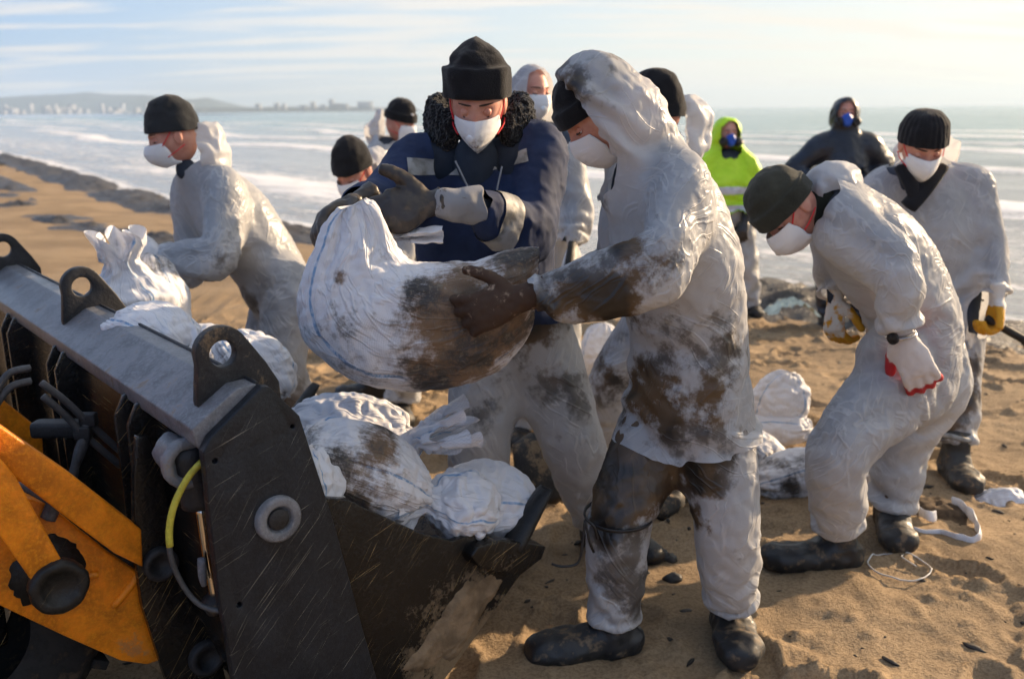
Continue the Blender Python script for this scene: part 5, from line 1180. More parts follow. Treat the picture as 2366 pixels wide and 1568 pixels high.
def hood_down(parent,c,d,size,mat,seed=1,crumple=.16,up=(0,0,1),open_=-.15,name='hood'):
    """an empty hood fallen on the back: a soft pouch, opening against d"""
    M=frame(d,up); V,Fc=voxmesh([Ell((0,0,0),size)],.02,2)
    dn=V/np.array(size); k=dn[:,1]>open_
    V,Fc=keep(V,Fc,k); pin=(V[:,1]/size[1]<open_+.25).astype(float)*.6
    V=V*(1+.16*fbm(V*16+seed,3,seed))[:,None]
    V=drape(V,Fc,pin,None,0,crumple,None,None,30,2,.0001,.05,seed=seed,jit=.004,damp=.8)
    V,Fc,_=subdivide(V,Fc,pin)
    V=drape(V,Fc,None,None,0,.03,None,None,8,2,0,.05,seed=seed,jit=.001,damp=.7)
    return obj(name,xf(V,M,c),Fc,mat,parent,attrs={'dirt':np.zeros(len(V)),'near':np.zeros(len(V))})
def hand(parent,wrist,d,pn,side,mat,curl=(20,25,15),spread=.10,thumb=(50,25),scale=1.12,dirt=None,name='glove',fat=1.0,curls=None,vox=.0045,base=.2,tips=0.0,cuff=.05):
    """gloved hand: d = finger direction, pn = the way the palm faces, side 'L' or 'R'"""
    d=Vector(d).normalized(); pn=Vector(pn); pn=(pn-d*pn.dot(d)).normalized(); tx=d.cross(pn)
    if side=='L': tx=-tx
    w=Vector(wrist); s=scale
    def P(x,y,z): return w+tx*(x*s)+d*(y*s)+pn*(z*s)
    sh=[Tube([P(0,-.02,0),P(0,.02,0),P(.0,.055,.001),P(0,.092,.002),P(0,.104,.003)],[(.027*s,.021*s),(.032*s,.019*s),(.041*s*fat,.018*s*fat),(.042*s*fat,.015*s*fat),(.036*s,.012*s)],side=tx)]
    if cuff: sh[0]=Tube([P(0,-cuff,0),P(0,-.01,0),P(0,.02,0),P(.0,.055,.001),P(0,.092,.002),P(0,.104,.003)],[(.034*s,.030*s),(.029*s,.022*s),(.032*s,.019*s),(.041*s*fat,.018*s*fat),(.042*s*fat,.015*s*fat),(.036*s,.012*s)],side=tx)
    segs=[(.030,(.043,.026,.021)),(.010,(.047,.029,.023)),(-.011,(.043,.027,.021)),(-.031,(.034,.021,.018))]
    tipsP=[]
    for i,(x,L) in enumerate(segs):
        cu=(curls[i] if curls else curl); a=0; p=P(x,.094,.002); pts=[P(x*.9,.06,.0),p]; dirx=spread*(1.2-i*.8)
        for k in range(3):
            a+=math.radians(cu[k]); dd=(d*math.cos(a)+pn*math.sin(a)+tx*dirx*math.cos(a)).normalized(); p=p+dd*(L[k]*s); pts.append(p)
        r=.0105*s*fat*(.92 if i==3 else 1); sh.append(Tube(pts,[r*1.1,r*1.12,r*1.04,r,r*.85],sub=3)); tipsP.append(p)
    a,b=map(math.radians,thumb); dd=(d*math.cos(a)+tx*math.sin(a)).normalized(); dd=(dd*math.cos(b)+pn*math.sin(b)).normalized()
    p0=P(.022,.022,.004); p1=p0+dd*(.042*s); d2=(dd*.86+d*.45).normalized(); p2=p1+d2*(.036*s); p3=p2+(d2*.9+d*.2+pn*.12).normalized()*(.028*s)
    r=.0125*s*fat; sh.append(Tube([P(.008,.012,.003),p0,p1,p2,p3],[r*1.35,r*1.5,r*1.15,r,r*.8],sub=3)); tipsP.append(p3)
    V,Fc=voxmesh(sh,vox*s,3)
    V=V+vnormals(V,np.array([f if len(f)==4 else (f[0],f[1],f[2],f[2]) for f in Fc]))*(fbm(V*70,3,5)*.0016)[:,None]
    a=np.full(len(V),base)
    if dirt: a=np.maximum(a,dirt_of(V,dirt,base))
    if tips:
        for t in tipsP: a=np.maximum(a,tips*np.exp(-((V-np.array(t))**2).sum(1)/(.030**2)))
        q=(V-np.array(w))@np.array(pn); a=np.maximum(a,tips*np.clip(q/.02,0,1)*(((V-np.array(w))@np.array(d))>.03))
    return obj(name,V,Fc,mat,parent,attrs={'dirt':a})
def boot(parent,an,toe,mat=None,L=.29,w=.052,shaft=.10,lift=0.0,name='boot',pitch=0.0,z0=0.0):
    an=Vector(an); z0=float(sand_height(np.array([an.x]),np.array([an.y]))[0])-.012; t=Vector((toe[0],toe[1],0)).normalized(); sd=Vector((-t.y,t.x,0)); b=Vector((an.x,an.y,z0+lift))
    heel=b-t*.07; P=lambda y,z: heel+t*y+Vector((0,0,z))
    sh=[Tube([P(-.012,.045),P(.03,.045),P(.11,.042),P(.19,.042),P(L-.05,.042),P(L-.005,.038)],[(.040,.044),(w*.95,.048),(w*.95,.048),(w*1.12,.046),(w*1.12,.044),(w*.78,.034)],side=sd),
        Tube([P(.05,.04),P(.06,.09),P(.075,.13),P(.07,.10+shaft)],[(w*.85,.052),(w*.9,.056),(w*.92,.055),(w*1.0,.060)],side=sd),
        Tube([P(.07,.085),P(.14,.066),P(.2,.05)],[(w*.95,.036),(w*.92,.034),(w*.85,.026)],side=sd)]
    V,Fc=voxmesh(sh,.011,4)
    n=vnormals(V,np.array([f if len(f)==4 else (f[0],f[1],f[2],f[2]) for f in Fc]))
    V=V+n*(fbm(V*20,3,int(abs(an.x)*100))*.006+.005*np.clip(1-np.abs(vnoise(V*np.array((16,16,30)),7))*2.2,0,1))[:,None]
    fl=z0+lift+.002; V[:,2]=np.where(V[:,2]<fl+.012,fl+(V[:,2]-fl)*.15*(V[:,2]>fl),V[:,2])
    # sole edge
    k=np.exp(-((V[:,2]-fl-.012)/.008)**2); V+=n*(k*.004)[:,None]*np.array((1,1,0))
    if pitch:
        R=Matrix.Rotation(pitch,3,sd); c=np.array(P(L-.06,0)); V=(V-c)@np.array(R).T+c
    return obj(name,V,Fc,mat or MAT['boot'],parent,sub=1)
def band(parent,name,tube,i0,i1,mat,off=.006,th=(0,6.29),seg=40):
    """a strip lying round a tube between centre-line stations"""
    th=np.linspace(th[0],th[1],seg); idx=np.linspace(i0,i1,5); V=[];Fc=[]
    for q in idx:
        k=int(q); f=q-k; k2=min(k+1,len(tube.c)-1); L=lambda a:a[k]*(1-f)+a[k2]*f
        c,x,y,r=L(tube.c),L(tube.x),L(tube.y),L(tube.r)
        V+= [c+x*math.cos(a)*(r[0]+off)+y*math.sin(a)*(r[1]+off) for a in th]
    for i in range(4):
        for k in range(seg-1): a=i*seg+k; Fc.append((a,a+1,a+seg+1,a+seg))
    return np.array(V),Fc
# ---------------------------------------------------------------- people
mats_people()
def base_of(J): 
    b=(J['anL']+J['anR'])/2; return (b.x,b.y,0)
def quad(a,b,c_,d,Y=3.05,back=.15):
    """four planes round a patch seen on the front of a garment, and one behind it"""
    P=[W(x,y,Y) for x,y in (a,b,c_,d)]; vw=(P[0]-Vector((0,0,CAMZ))).normalized(); m=(P[0]+P[1]+P[2]+P[3])/4; out=[]
    for i in range(4):
        e=P[(i+1)%4]-P[i]; n_=e.cross(vw); n_=-n_ if (m-P[i]).dot(n_)>0 else n_; out.append((P[i],n_.normalized()))
    return out+[(Vector((0,Y+back,0)),Vector((0,1,0)))]
def person_hooded():
    J=JD(neck=(1492,338,2.70),chest=(1555,520,2.72),waist=(1590,700,2.74),shL=(1575,425,2.55),shR=(1468,410,2.88),elL=(1525,575,2.40),wrL=(1228,684,2.42),elR=(1420,600,2.95),wrR=(1265,672,2.93),
        hiL=(1645,890,2.68),hiR=(1545,890,2.80),knL=(1680,1150,2.64),anL=(1692,1392,2.74),knR=(1432,1150,2.66),anR=(1415,1430,2.66))
    p=thing('person','person in oil-stained white hooded coverall gripping the hanging sack, black boots on sand','person',base_of(J))
    sm=suit_mat('white_suit_soiled',.9)
    inner=bones(J,0); obj('body',*voxmesh(inner,.022,3),MAT['under'],p)
    hc=W(1390,268,2.68); f=Vector((-1,-.10,-.70))
    h,M=head(p,hc,f,lids=.62)
    hat(p,hc+Vector((0,0,.004)),f,mat=MAT['black_knit'],z0=.026,h=.12,cuff=.045)
    mask(p,hc,f,ridge=.6,w=.066,top=-.012,bot=-.115,bulge=.030,mat=MAT['mask_dirty'],dirt=.5,strap=False)
    hm=frame(Vector((-1,-.1,-.45)),(0,0,1)); hl=Ell(hc+Vector((0,0,.012)),(.098,.122,.150),hm)
    # trousers
    dt=[(1450,1060,2.62,.24,1.15),(1400,1160,2.6,.11,1.05),(1520,980,2.6,.14,1.1),(1620,1010,2.6,.12,1.0),(1660,970,2.55,.10,1.0),(1610,1100,2.58,.09,.9),(1440,1330,2.6,.15,.46),(1400,1240,2.58,.05,.8),(1460,1400,2.6,.08,.5),(1620,1200,2.58,.07,.8),(1470,1170,2.6,.07,.9),(1640,1130,2.55,.06,.8),(1700,1240,2.55,.08,.5),(1600,1180,2.6,.05,.6)]
    garment('trousers',p,J,inner,bones(J,.024,torso=False,arms=False),cuffs(J,arms=False)+[((J['hiL']+J['hiR'])/2+Vector((0,0,.16)),(0,0,1),.4,1)],sm,.024,(.01,.04),.0003,45,6,.015,dirt=dt,seed=4)
    # jacket with hood up
    ds=[(1330,690,2.4,.11,.85),(1245,720,2.4,.06,.95),(1490,610,2.36,.10,.85),(1450,560,2.36,.06,.95),(1420,690,2.4,.1,.95),(1280,640,2.4,.08,.5),(1380,600,2.4,.06,.55),(1560,880,2.55,.17,.55),(1500,940,2.55,.15,1.05),(1640,930,2.55,.12,.9),(1470,760,2.6,.10,.6),(1440,860,2.6,.06,.95),(1320,190,2.6,.05,.8),(1300,215,2.6,.05,.85),(1420,125,2.65,.05,.5),(1700,800,2.55,.09,.6),(1700,880,2.55,.1,.5),(1620,760,2.5,.12,.36),(1540,760,2.5,.14,.38),(1350,480,2.7,.06,.5),(1440,275,2.55,.05,.35)]
    sh=bones(J,.033,legs=False,e_arm=.024,hem=.10)
    sh+=[Ell(hc+Vector((.030,0,.018)),(.128,.158,.176),hm),Tube([hc+Vector((.06,0,-.02)),J['neck']+Vector((0,0,.03)),J['neck']-Vector((-.02,0,.10))],[.112,.112,.145])]
    pel=(J['hiL']+J['hiR'])/2; up=(J['neck']-pel).normalized()
    op=cuffs(J,legs=False)+[(pel-up*.10,-up,.42,.15),(W(1331,270,2.68),(-.81,-.08,-.58),.172,1)]
    jk=garment('jacket',p,J,inner+[hl],sh,op,sm,.024,(.015,.035),.0003,45,6,.015,dirt=ds,seed=2,gap=.008)
    cloth_strip(p,jk,'zip_placket',quad((1372,425),(1384,425),(1398,560),(1384,560),2.6,.22)+[(Vector((0,2.55,0)),Vector((0,-1,0)))],MAT['white_fabric'],.004)
    # the tie below the knee
    T=Tube([J['knR'].lerp(J['anR'],.05)+Vector((0,0,.03)),J['knR'].lerp(J['anR'],.2)],[.088,.086]); V,Fc=band(p,'x',T,0,.0,None)
    c=J['knR'].lerp(J['anR'],.13); L=[c+Vector((math.cos(a)*.098,math.sin(a)*.098,.010*math.sin(a))) for a in np.linspace(0,2*math.pi,17)]
    tie=obj('knee_tie',*Tube(L,[(.006,.0035)]*17,sub=2).mesh(8),MAT['black_plastic'],p)
    c2=W(1352,1205,2.56)
    for q in ([(1352,1200,2.56),(1362,1250,2.55),(1372,1275,2.56)],[(1352,1200,2.56),(1345,1260,2.55),(1335,1300,2.55),(1300,1308,2.54),(1275,1302,2.55)],[(1352,1198,2.55),(1372,1215,2.54),(1380,1245,2.55)]):
        obj('cord_end',*pipe([W(*a) for a in q],.0038,8,4),MAT['black_plastic'],tie)
    # gloves and boots
    hand(p,W(1203,690,2.42),W(1088,728,2.43)-W(1203,690,2.42),(0,1,-.18),'L',MAT['soiled_glove'],curls=[(30,38,20),(34,42,20),(40,46,22),(46,50,25)],thumb=(58,8),spread=.22,scale=1.22,base=.9,tips=1.0,dirt=[(1100,740,2.42,.05,1.0),(1150,690,2.4,.04,.6)],fat=1.02,cuff=.06)
    hand(p,J['wrR']+Vector((-.02,0,-.01)),(-1,-.3,-.25),(.1,-.9,.5),'R',MAT['soiled_glove'],curl=(35,35,20),base=.8)
    boot(p,J['anR'],(-1,-.16),L=.325,w=.062); boot(p,J['anL']+Vector((0,.02,0)),(-.05,-1),L=.30,w=.062)
    return p
def person_navy():
    J=JD(neck=(1106,352,3.22),chest=(1115,490,3.22),waist=(1140,630,3.24),shR=(968,372,3.18),shL=(1246,345,3.18),elL=(1222,515,2.98),wrL=(1092,474,2.80),elR=(876,460,2.98),wrR=(822,472,2.80),
        hiR=(1130,752,3.26),hiL=(1246,752,3.26),knR=(1108,985,3.18),anR=(1108,1212,3.22),knL=(1325,990,3.22),anL=(1395,1200,3.34))
    p=thing('person','person in navy work jacket with grey reflective strips and black fleece collar holding up sack','person',base_of(J))
    inner=bones(J,0); obj('body',*voxmesh(inner,.026,3),MAT['under'],p)
    sm=suit_mat('white_suit_trousers',.7)
    garment('trousers',p,J,inner,bones(J,.036,torso=False,arms=False),cuffs(J,arms=False)+[((J['hiL']+J['hiR'])/2+Vector((0,0,.14)),(0,0,1),.4,1)],sm,.027,(.01,.04),.0003,40,6,.015,dirt=[(1230,800,3.1,.12,.6),(1320,830,3.1,.1,.5),(1150,860,3.1,.08,.4),(1300,1010,3.1,.05,.4),(1240,760,3.1,.12,.9),(1350,930,3.1,.1,.5),(1110,950,3.05,.1,.45),(1290,880,3.1,.12,.6)],seed=14)
    sh=bones(J,.048,legs=False,e_arm=.030,hem=.0,w=1.04); pel=(J['hiL']+J['hiR'])/2
    arm=sh[1]
    jk=garment('jacket',p,J,inner,sh,cuffs(J,legs=False)+[(pel+Vector((0,0,.06)),(0,0,-1),.45,.3),(J['neck']+Vector((0,0,-.01)),(0,-.25,1),.16,1)],MAT['navy'],.027,(.01,.04),.0003,40,6,.015,seed=12,gap=.02)
    # reflective strips lie on the cloth: a band round the sleeve, two across the chest
    strip=lambda nm,pl:cloth_strip(p,jk,nm,pl,MAT['tape'])
    ad=(J['wrL']-J['elL']).normalized(); c0=J['elL'].lerp(J['wrL'],.40); c1=J['elL'].lerp(J['wrL'],.70); far=J['elL']-Vector((0,0,0))
    strip('sleeve_strip',[(c1,ad),(c0,-ad),(J['elL'].lerp(J['wrL'],.5)-Vector((0,0,.10)),(0,0,-1)),(J['elL'].lerp(J['wrL'],.5)+Vector((0,0,.10)),(0,0,1)),(J['elL'].lerp(J['wrL'],.5)+Vector((0,.10,0)),(0,1,0)),(J['elL'].lerp(J['wrL'],.5)-Vector((.16,0,0)),(-1,0,0)),(J['elL'].lerp(J['wrL'],.5)+Vector((.16,0,0)),(1,0,0))])
    strip('chest_strip',quad((940,366),(1060,371),(1074,406),(942,405),3.05,.3)); strip('chest_strip',quad((1140,372),(1218,344),(1222,374),(1134,396),3.05,.3))
    # shirt at the open neck
    Vs,Fs=voxmesh([Ell(W(1100,385,3.14),(.075,.07,.11))],.015,3); obj('shirt',Vs,Fs,MAT['under'],p)
    # collar of black pile, standing open round the neck
    cc=W(1108,285,3.22); L=[];R=[]
    for a in np.linspace(-2.45,2.45,13):
        t=abs(a)/2.45; x=math.sin(a)*(.145-.035*max(0,t-.75)*4*.6); y=math.cos(a)*.115
        L.append(cc+Vector((x,y+.01,.02-.125*max(0,t-.45)**1.3)))
        R.append((.030,.078-.02*max(0,t-.8)*5*.5))
    T=Tube(L,R,side=(.001,.001,0.0)); T.x=np.cross(T.t,np.array((0,0,1.))); T.x/=np.linalg.norm(T.x,axis=1)[:,None]; T.y=np.cross(T.t,T.x)
    V,Fc=voxmesh([T],.011,3); nn=vnormals(V,np.array([f if len(f)==4 else (f[0],f[1],f[2],f[2]) for f in Fc]))
    V,Fc,_=subdivide(V,Fc); nn=vnormals(V,np.array([f if len(f)==4 else (f[0],f[1],f[2],f[2]) for f in Fc]))
    V=V+nn*(.008*np.abs(vnoise(V*75,3))+.006*vnoise(V*130,5))[:,None]; obj('collar',V,Fc,MAT['pile'],p)
    # open lapel edges of the jacket
    for q in ([(1052,372,3.0),(1075,420,2.99),(1092,455,2.98)],[(1160,385,3.0),(1152,420,2.99),(1145,455,2.98)]): obj('zip_edge',*pipe([W(*a) for a in q],.0028,8,4),MAT['gauntlet'],p)
    hc=W(1104,243,3.10); f=Vector((-.05,-1,-.40)); h,M=head(p,hc,f,lids=.93)
    hat(p,hc+Vector((0,0,.0)),Vector((0,-1,-.10)),mat=MAT['black_knit'],rx=.092,ry=.108,z0=.026,h=.158,cuff=.088,pw=3.4,peak=.020,name='fleece_cap',noise=.006,seed=3,cuff_out=.010)
    mask(p,hc,f,ridge=1.0,w=.072,top=-.010,bot=-.112,bulge=.05,point=.9,mat=MAT['mask_dirty'],dirt=1.0,valve=True)
    # gloves
    w=W(1000,470,2.77)
    hand(p,w,W(880,494,2.74)-w,(-.1,.9,-.5),'L',MAT['rubber_glove'],curls=[(14,18,10),(16,20,12),(20,22,12),(24,24,14)],thumb=(62,-12),scale=1.3,fat=1.25,cuff=.02,spread=.03)
    T=Tube([W(1002,470,2.77),W(1040,473,2.785),W(1080,475,2.80),W(1108,474,2.815)],[.036,.045,.050,.053],sub=7); V,Fc=T.mesh(48,.1); V=V+np.stack([vnoise(V*26,1),vnoise(V*26,2),vnoise(V*26,3)],1)*.008
    obj('glove_cuff',V,Fc,MAT['gauntlet'],p,sub=1,attrs={'dirt':np.full(len(V),.30)})
    w=W(822,466,2.79); hand(p,w,(-.62,-.55,-.28),(.15,-.5,-.9),'R',MAT['rubber_glove'],curl=(40,50,30),thumb=(48,35),scale=1.22,fat=1.15,cuff=.05)
    boot(p,J['anR'],(-.2,-1)); boot(p,J['anL'],(.75,-.55),L=.30)
    return p
def person_left():
    J=JD(neck=(458,398,4.32),chest=(545,490,4.32),waist=(610,575,4.33),shL=(520,432,4.14),shR=(440,425,4.48),elL=(503,568,4.00),wrL=(372,588,4.06),elR=(440,600,4.46),wrR=(375,620,4.36),
        hiL=(655,648,4.22),hiR=(640,648,4.46),knL=(655,815,4.16),anL=(718,1000,4.28),knR=(600,820,4.44),anR=(640,1000,4.52))
    p=thing('person','person in white coverall and charcoal beanie stooping left over sack behind the bucket','person',base_of(J))
    sm=suit_mat('white_suit_left',.7)
    coverall(p,J,sm,.028,head_c=W(399,316,4.27),seed=21,vox=.029,dirt=[(520,600,4.0,.06,.6),(560,720,4.2,.15,.45),(480,640,4.1,.08,.6),(660,900,4.2,.1,.5),(610,640,4.1,.1,.3)])
    hc=W(399,316,4.27); f=Vector((-1,-.42,-.34)); head(p,hc,f,lids=.66)
    hat(p,hc+Vector((0.004,0,.002)),Vector((-1,-.42,-.10)),mat=MAT['char_knit'],z0=.022,h=.150,rx=.092,ry=.110,pw=2.3)
    mask(p,hc,f,ridge=.35,w=.070,top=-.008,bot=-.108,bulge=.048,point=.3)
    hood_down(p,W(472,345,4.32),(.8,.15,.15),(.10,.085,.135),MAT['white_fabric'],3)
    Vs,Fs=voxmesh([Ell(W(430,392,4.28),(.045,.05,.05))],.015,3); obj('neck_gaiter',Vs,Fs,MAT['under'],p)
    hand(p,W(372,590,4.05),(-1,.1,-.1),(.1,1,-.2),'L',MAT['white_glove'],curl=(35,40,20),fat=1.1,scale=1.2); hand(p,J['wrR'],(-.8,-.4,-.2),(0,-.8,.5),'R',MAT['white_glove'],curl=(35,40,20),fat=1.1)
    boot(p,J['anL'],(-1,-.3)); boot(p,J['anR'],(-1,-.1))
def person_far_logo():
    J=JD(neck=(888,330,6.6),shL=(866,362,6.45),shR=(935,362,6.78),elL=(865,430,6.4),wrL=(900,480,6.3),elR=(955,430,6.8),wrR=(965,480,6.6),hiL=(925,495,6.6),hiR=(960,495,6.7),knL=(930,630,6.55),anL=(930,765,6.65),knR=(962,630,6.7),anR=(968,765,6.8))
    p=thing('person','person in white coverall and black beanie with small white mark, facing right before the surf','person',base_of(J))
    coverall(p,J,suit_mat('white_suit_d',.4),.035,head_c=W(924,284,6.58),seed=31,vox=.036,fine=6,steps=40)
    hc=W(924,284,6.58); f=Vector((1,-.62,-.28)); head(p,hc,f,lids=.5,ears=False)
    h=hat(p,hc,f,mat=MAT['black_knit'],z0=.022,h=.14,cuff=.05); mask(p,hc,f,ridge=.5,bulge=.045)
    Vl,Fl=ell(W(951,266,6.50),(.016,.006,.009)); obj('white_mark',Vl,Fl,MAT['white_glove'],h,attrs={'dirt':np.zeros(len(Vl))})
    hood_down(p,W(878,300,6.62),(-.9,.2,.1),(.07,.09,.13),MAT['white_fabric'],5)
    boot(p,J['anL'],(1,-.3)); boot(p,J['anR'],(1,-.3))
def person_bent():
    J=JD(neck=(872,418,4.95),chest=(925,480,5.05),waist=(960,540,5.15),shL=(925,440,4.85),shR=(850,440,5.1),elL=(930,540,4.75),wrL=(900,640,4.65),elR=(845,540,5.0),wrR=(850,640,4.8),hiL=(1000,580,5.15),hiR=(965,580,5.3),knL=(950,770,4.95),anL=(925,930,5.0),knR=(900,760,5.2),anR=(868,880,5.32))
    p=thing('person','stooping person in black beanie half hidden behind the navy sleeve and hanging sack','person',base_of(J))
    coverall(p,J,suit_mat('white_suit_e',.5),.032,head_c=W(822,402,4.80),seed=41,vox=.034,fine=6,steps=40,dirt=[(920,930,4.9,.1,.4)])
    hc=W(818,398,4.80); f=Vector((-.42,-.75,-.52)); head(p,hc,f,lids=.6)
    hat(p,hc,Vector((-.42,-.75,-.30)),mat=MAT['black_knit'],z0=.022,h=.16,rx=.088,ry=.108,pw=1.9); mask(p,hc,f,ridge=.5,bulge=.045)
    hood_down(p,W(866,388,5.0),(.7,.5,.4),(.085,.085,.10),MAT['white_fabric'],6)
    boot(p,J['anL'],(.2,-1)); boot(p,J['anR'],(-1,-.2))
def person_hood_behind():
    J=JD(neck=(1228,288,4.65),shR=(1180,318,4.62),shL=(1300,322,4.58),elL=(1330,450,4.5),wrL=(1322,565,4.4),elR=(1165,450,4.6),wrR=(1180,560,4.5),hiL=(1285,590,4.65),hiR=(1210,590,4.65),knL=(1290,800,4.6),anL=(1300,985,4.65),knR=(1215,800,4.6),anR=(1205,985,4.65))
    p=thing('person','person with white hood up and white mask standing behind the navy jacket','person',base_of(J))
    hc=W(1226,214,4.62); f=Vector((.62,-.85,-.16))
    coverall(p,J,suit_mat('white_suit_g',.5),.034,seed=51,vox=.032,fine=8,steps=45,hood=(hc,f,(.112,.135,.150)),hood_cut=.078)
    head(p,hc,f,lids=.5,ears=False); mask(p,hc,f,ridge=.6,bulge=.045,strap=False,valve=True)
    hand(p,J['wrL'],(.0,-.1,-1),(-1,0,0),'L',MAT['white_glove']); boot(p,J['anL'],(.4,-1)); boot(p,J['anR'],(-.1,-1))
def person_black_hat_back():
    J=JD(neck=(1530,335,3.95),shL=(1500,380,3.75),shR=(1560,380,4.15),elL=(1460,500,3.7),wrL=(1400,600,3.75),elR=(1520,500,4.2),wrR=(1450,600,4.15),hiL=(1550,650,3.85),hiR=(1560,650,4.05),knL=(1572,880,3.78),anL=(1568,1075,3.80),knR=(1412,850,4.05),anR=(1402,1035,4.15))
    p=thing('person','person in black beanie with pale hood hanging down, behind the hooded white coverall','person',base_of(J))
    coverall(p,J,suit_mat('white_suit_f',.9),.030,head_c=W(1514,250,3.92),seed=61,vox=.032,fine=8,steps=45,dirt=[(1405,860,4.0,.15,.7),(1570,1080,3.7,.1,.5)])
    hc=W(1514,250,3.92); f=Vector((-1,.35,-.25)); head(p,hc,f,ears=False)
    hat(p,hc,Vector((-1,.35,-.05)),mat=MAT['black_knit'],z0=-.035,h=.19,rx=.092,ry=.112,pw=2.6)
    hood_down(p,W(1592,290,4.02),(.85,-.1,.1),(.085,.085,.135),MAT['white_fabric'],8)
    boot(p,J['anL'],(-.6,-1),MAT['boot_dull']); boot(p,J['anR'],(-1,-.2),MAT['boot_dull'])
def person_green():
    J=JD(neck=(1678,352,8.0),shR=(1634,376,8.0),shL=(1722,376,8.0),elR=(1625,445,7.95),wrR=(1650,505,7.8),elL=(1742,448,7.95),wrL=(1722,508,7.8),hiR=(1660,490,8.0),hiL=(1705,490,8.0),knR=(1668,602,7.95),anR=(1675,712,8.0),knL=(1722,602,7.95),anL=(1735,712,8.0))
    p=thing('person','person in fluorescent yellow-green hooded jacket with silver bands and blue respirator at the waterline','person',base_of(J))
    inner=bones(J,0); obj('body',*voxmesh(inner,.035,3),MAT['under'],p)
    garment('trousers',p,J,inner,bones(J,.035,torso=False,arms=False),cuffs(J,arms=False),MAT['white_fabric'],.036,(.02,.09),.0002,40,6,.03,seed=72)
    hc=W(1680,308,7.98); f=Vector((.15,-1,-.08)); M=frame(f,(0,0,1))
    sh=bones(J,.055,legs=False,e_arm=.05,hem=.02)+[Ell(hc-f*.02,(.125,.140,.155),M),Tube([hc-f*.04-Vector((0,0,.03)),J['neck']+Vector((0,0,.03)),J['neck']-Vector((0,0,.09))],[.105,.10,.15])]
    pel=(J['hiL']+J['hiR'])/2
    jk=garment('jacket',p,J,inner,sh,cuffs(J,legs=False)+[(pel-Vector((0,0,.0)),(0,0,-1),.45,.3),(hc+f*.082,f,.15,1)],MAT['hivis'],.034,(.02,.08),.0002,45,8,.03,seed=71,gap=.015)
    for y0,y1 in ((428,444),(470,486)): cloth_strip(p,jk,'silver_band',[(W(1680,y0,8),(0,0,1)),(W(1680,y1,8),(0,0,-1))],MAT['silver'],.012)
    head(p,hc,f,ears=False); respirator(p,hc,f)
    for s in 'LR': hand(p,J['wr'+s],(-.3 if s=='L' else .3,-.5,-.7),(0,0,-1),s,MAT['rubber_glove'],curl=(40,40,20)); boot(p,J['an'+s],(.1,-1))
def person_dark():
    J=JD(neck=(1952,306,7.55),shR=(1892,334,7.55),shL=(2012,332,7.55),elR=(1828,390,7.6),wrR=(1900,420,7.40),elL=(2052,380,7.65),wrL=(2000,418,7.42),hiR=(1920,482,7.55),hiL=(1975,482,7.55),knR=(1915,610,7.5),anR=(1910,730,7.55),knL=(1985,610,7.5),anL=(1992,730,7.55))
    p=thing('person','person in dark navy hooded waterproof and blue respirator standing hands on hips in the shallows','person',base_of(J))
    inner=bones(J,0,.85); obj('body',*voxmesh(inner,.03,3),MAT['under'],p)
    hc=W(1953,262,7.52); f=Vector((-.12,-1,-.04)); M=frame(f,(0,0,1))
    sh=bones(J,.026,.85,e_arm=.022)+[Ell(hc-f*.02,(.112,.132,.150),M),Tube([hc-f*.04-Vector((0,0,.03)),J['neck']+Vector((0,0,.03)),J['neck']-Vector((0,0,.09))],[.10,.095,.14])]
    garment('coverall',p,J,inner,sh,cuffs(J)+[(hc+f*.082,f,.15,1)],MAT['rain_navy'],.026,(.01,.04),.0002,40,4,.02,seed=81,gap=.008)
    head(p,hc,f,ears=False); respirator(p,hc,f)
    hand(p,J['wrR'],(.9,-.2,-.4),(0,1,0),'R',MAT['rubber_glove']); hand(p,J['wrL'],(-.9,-.2,-.4),(0,1,0),'L',MAT['rubber_glove'])
    for s in 'LR': boot(p,J['an'+s],(0,-1))
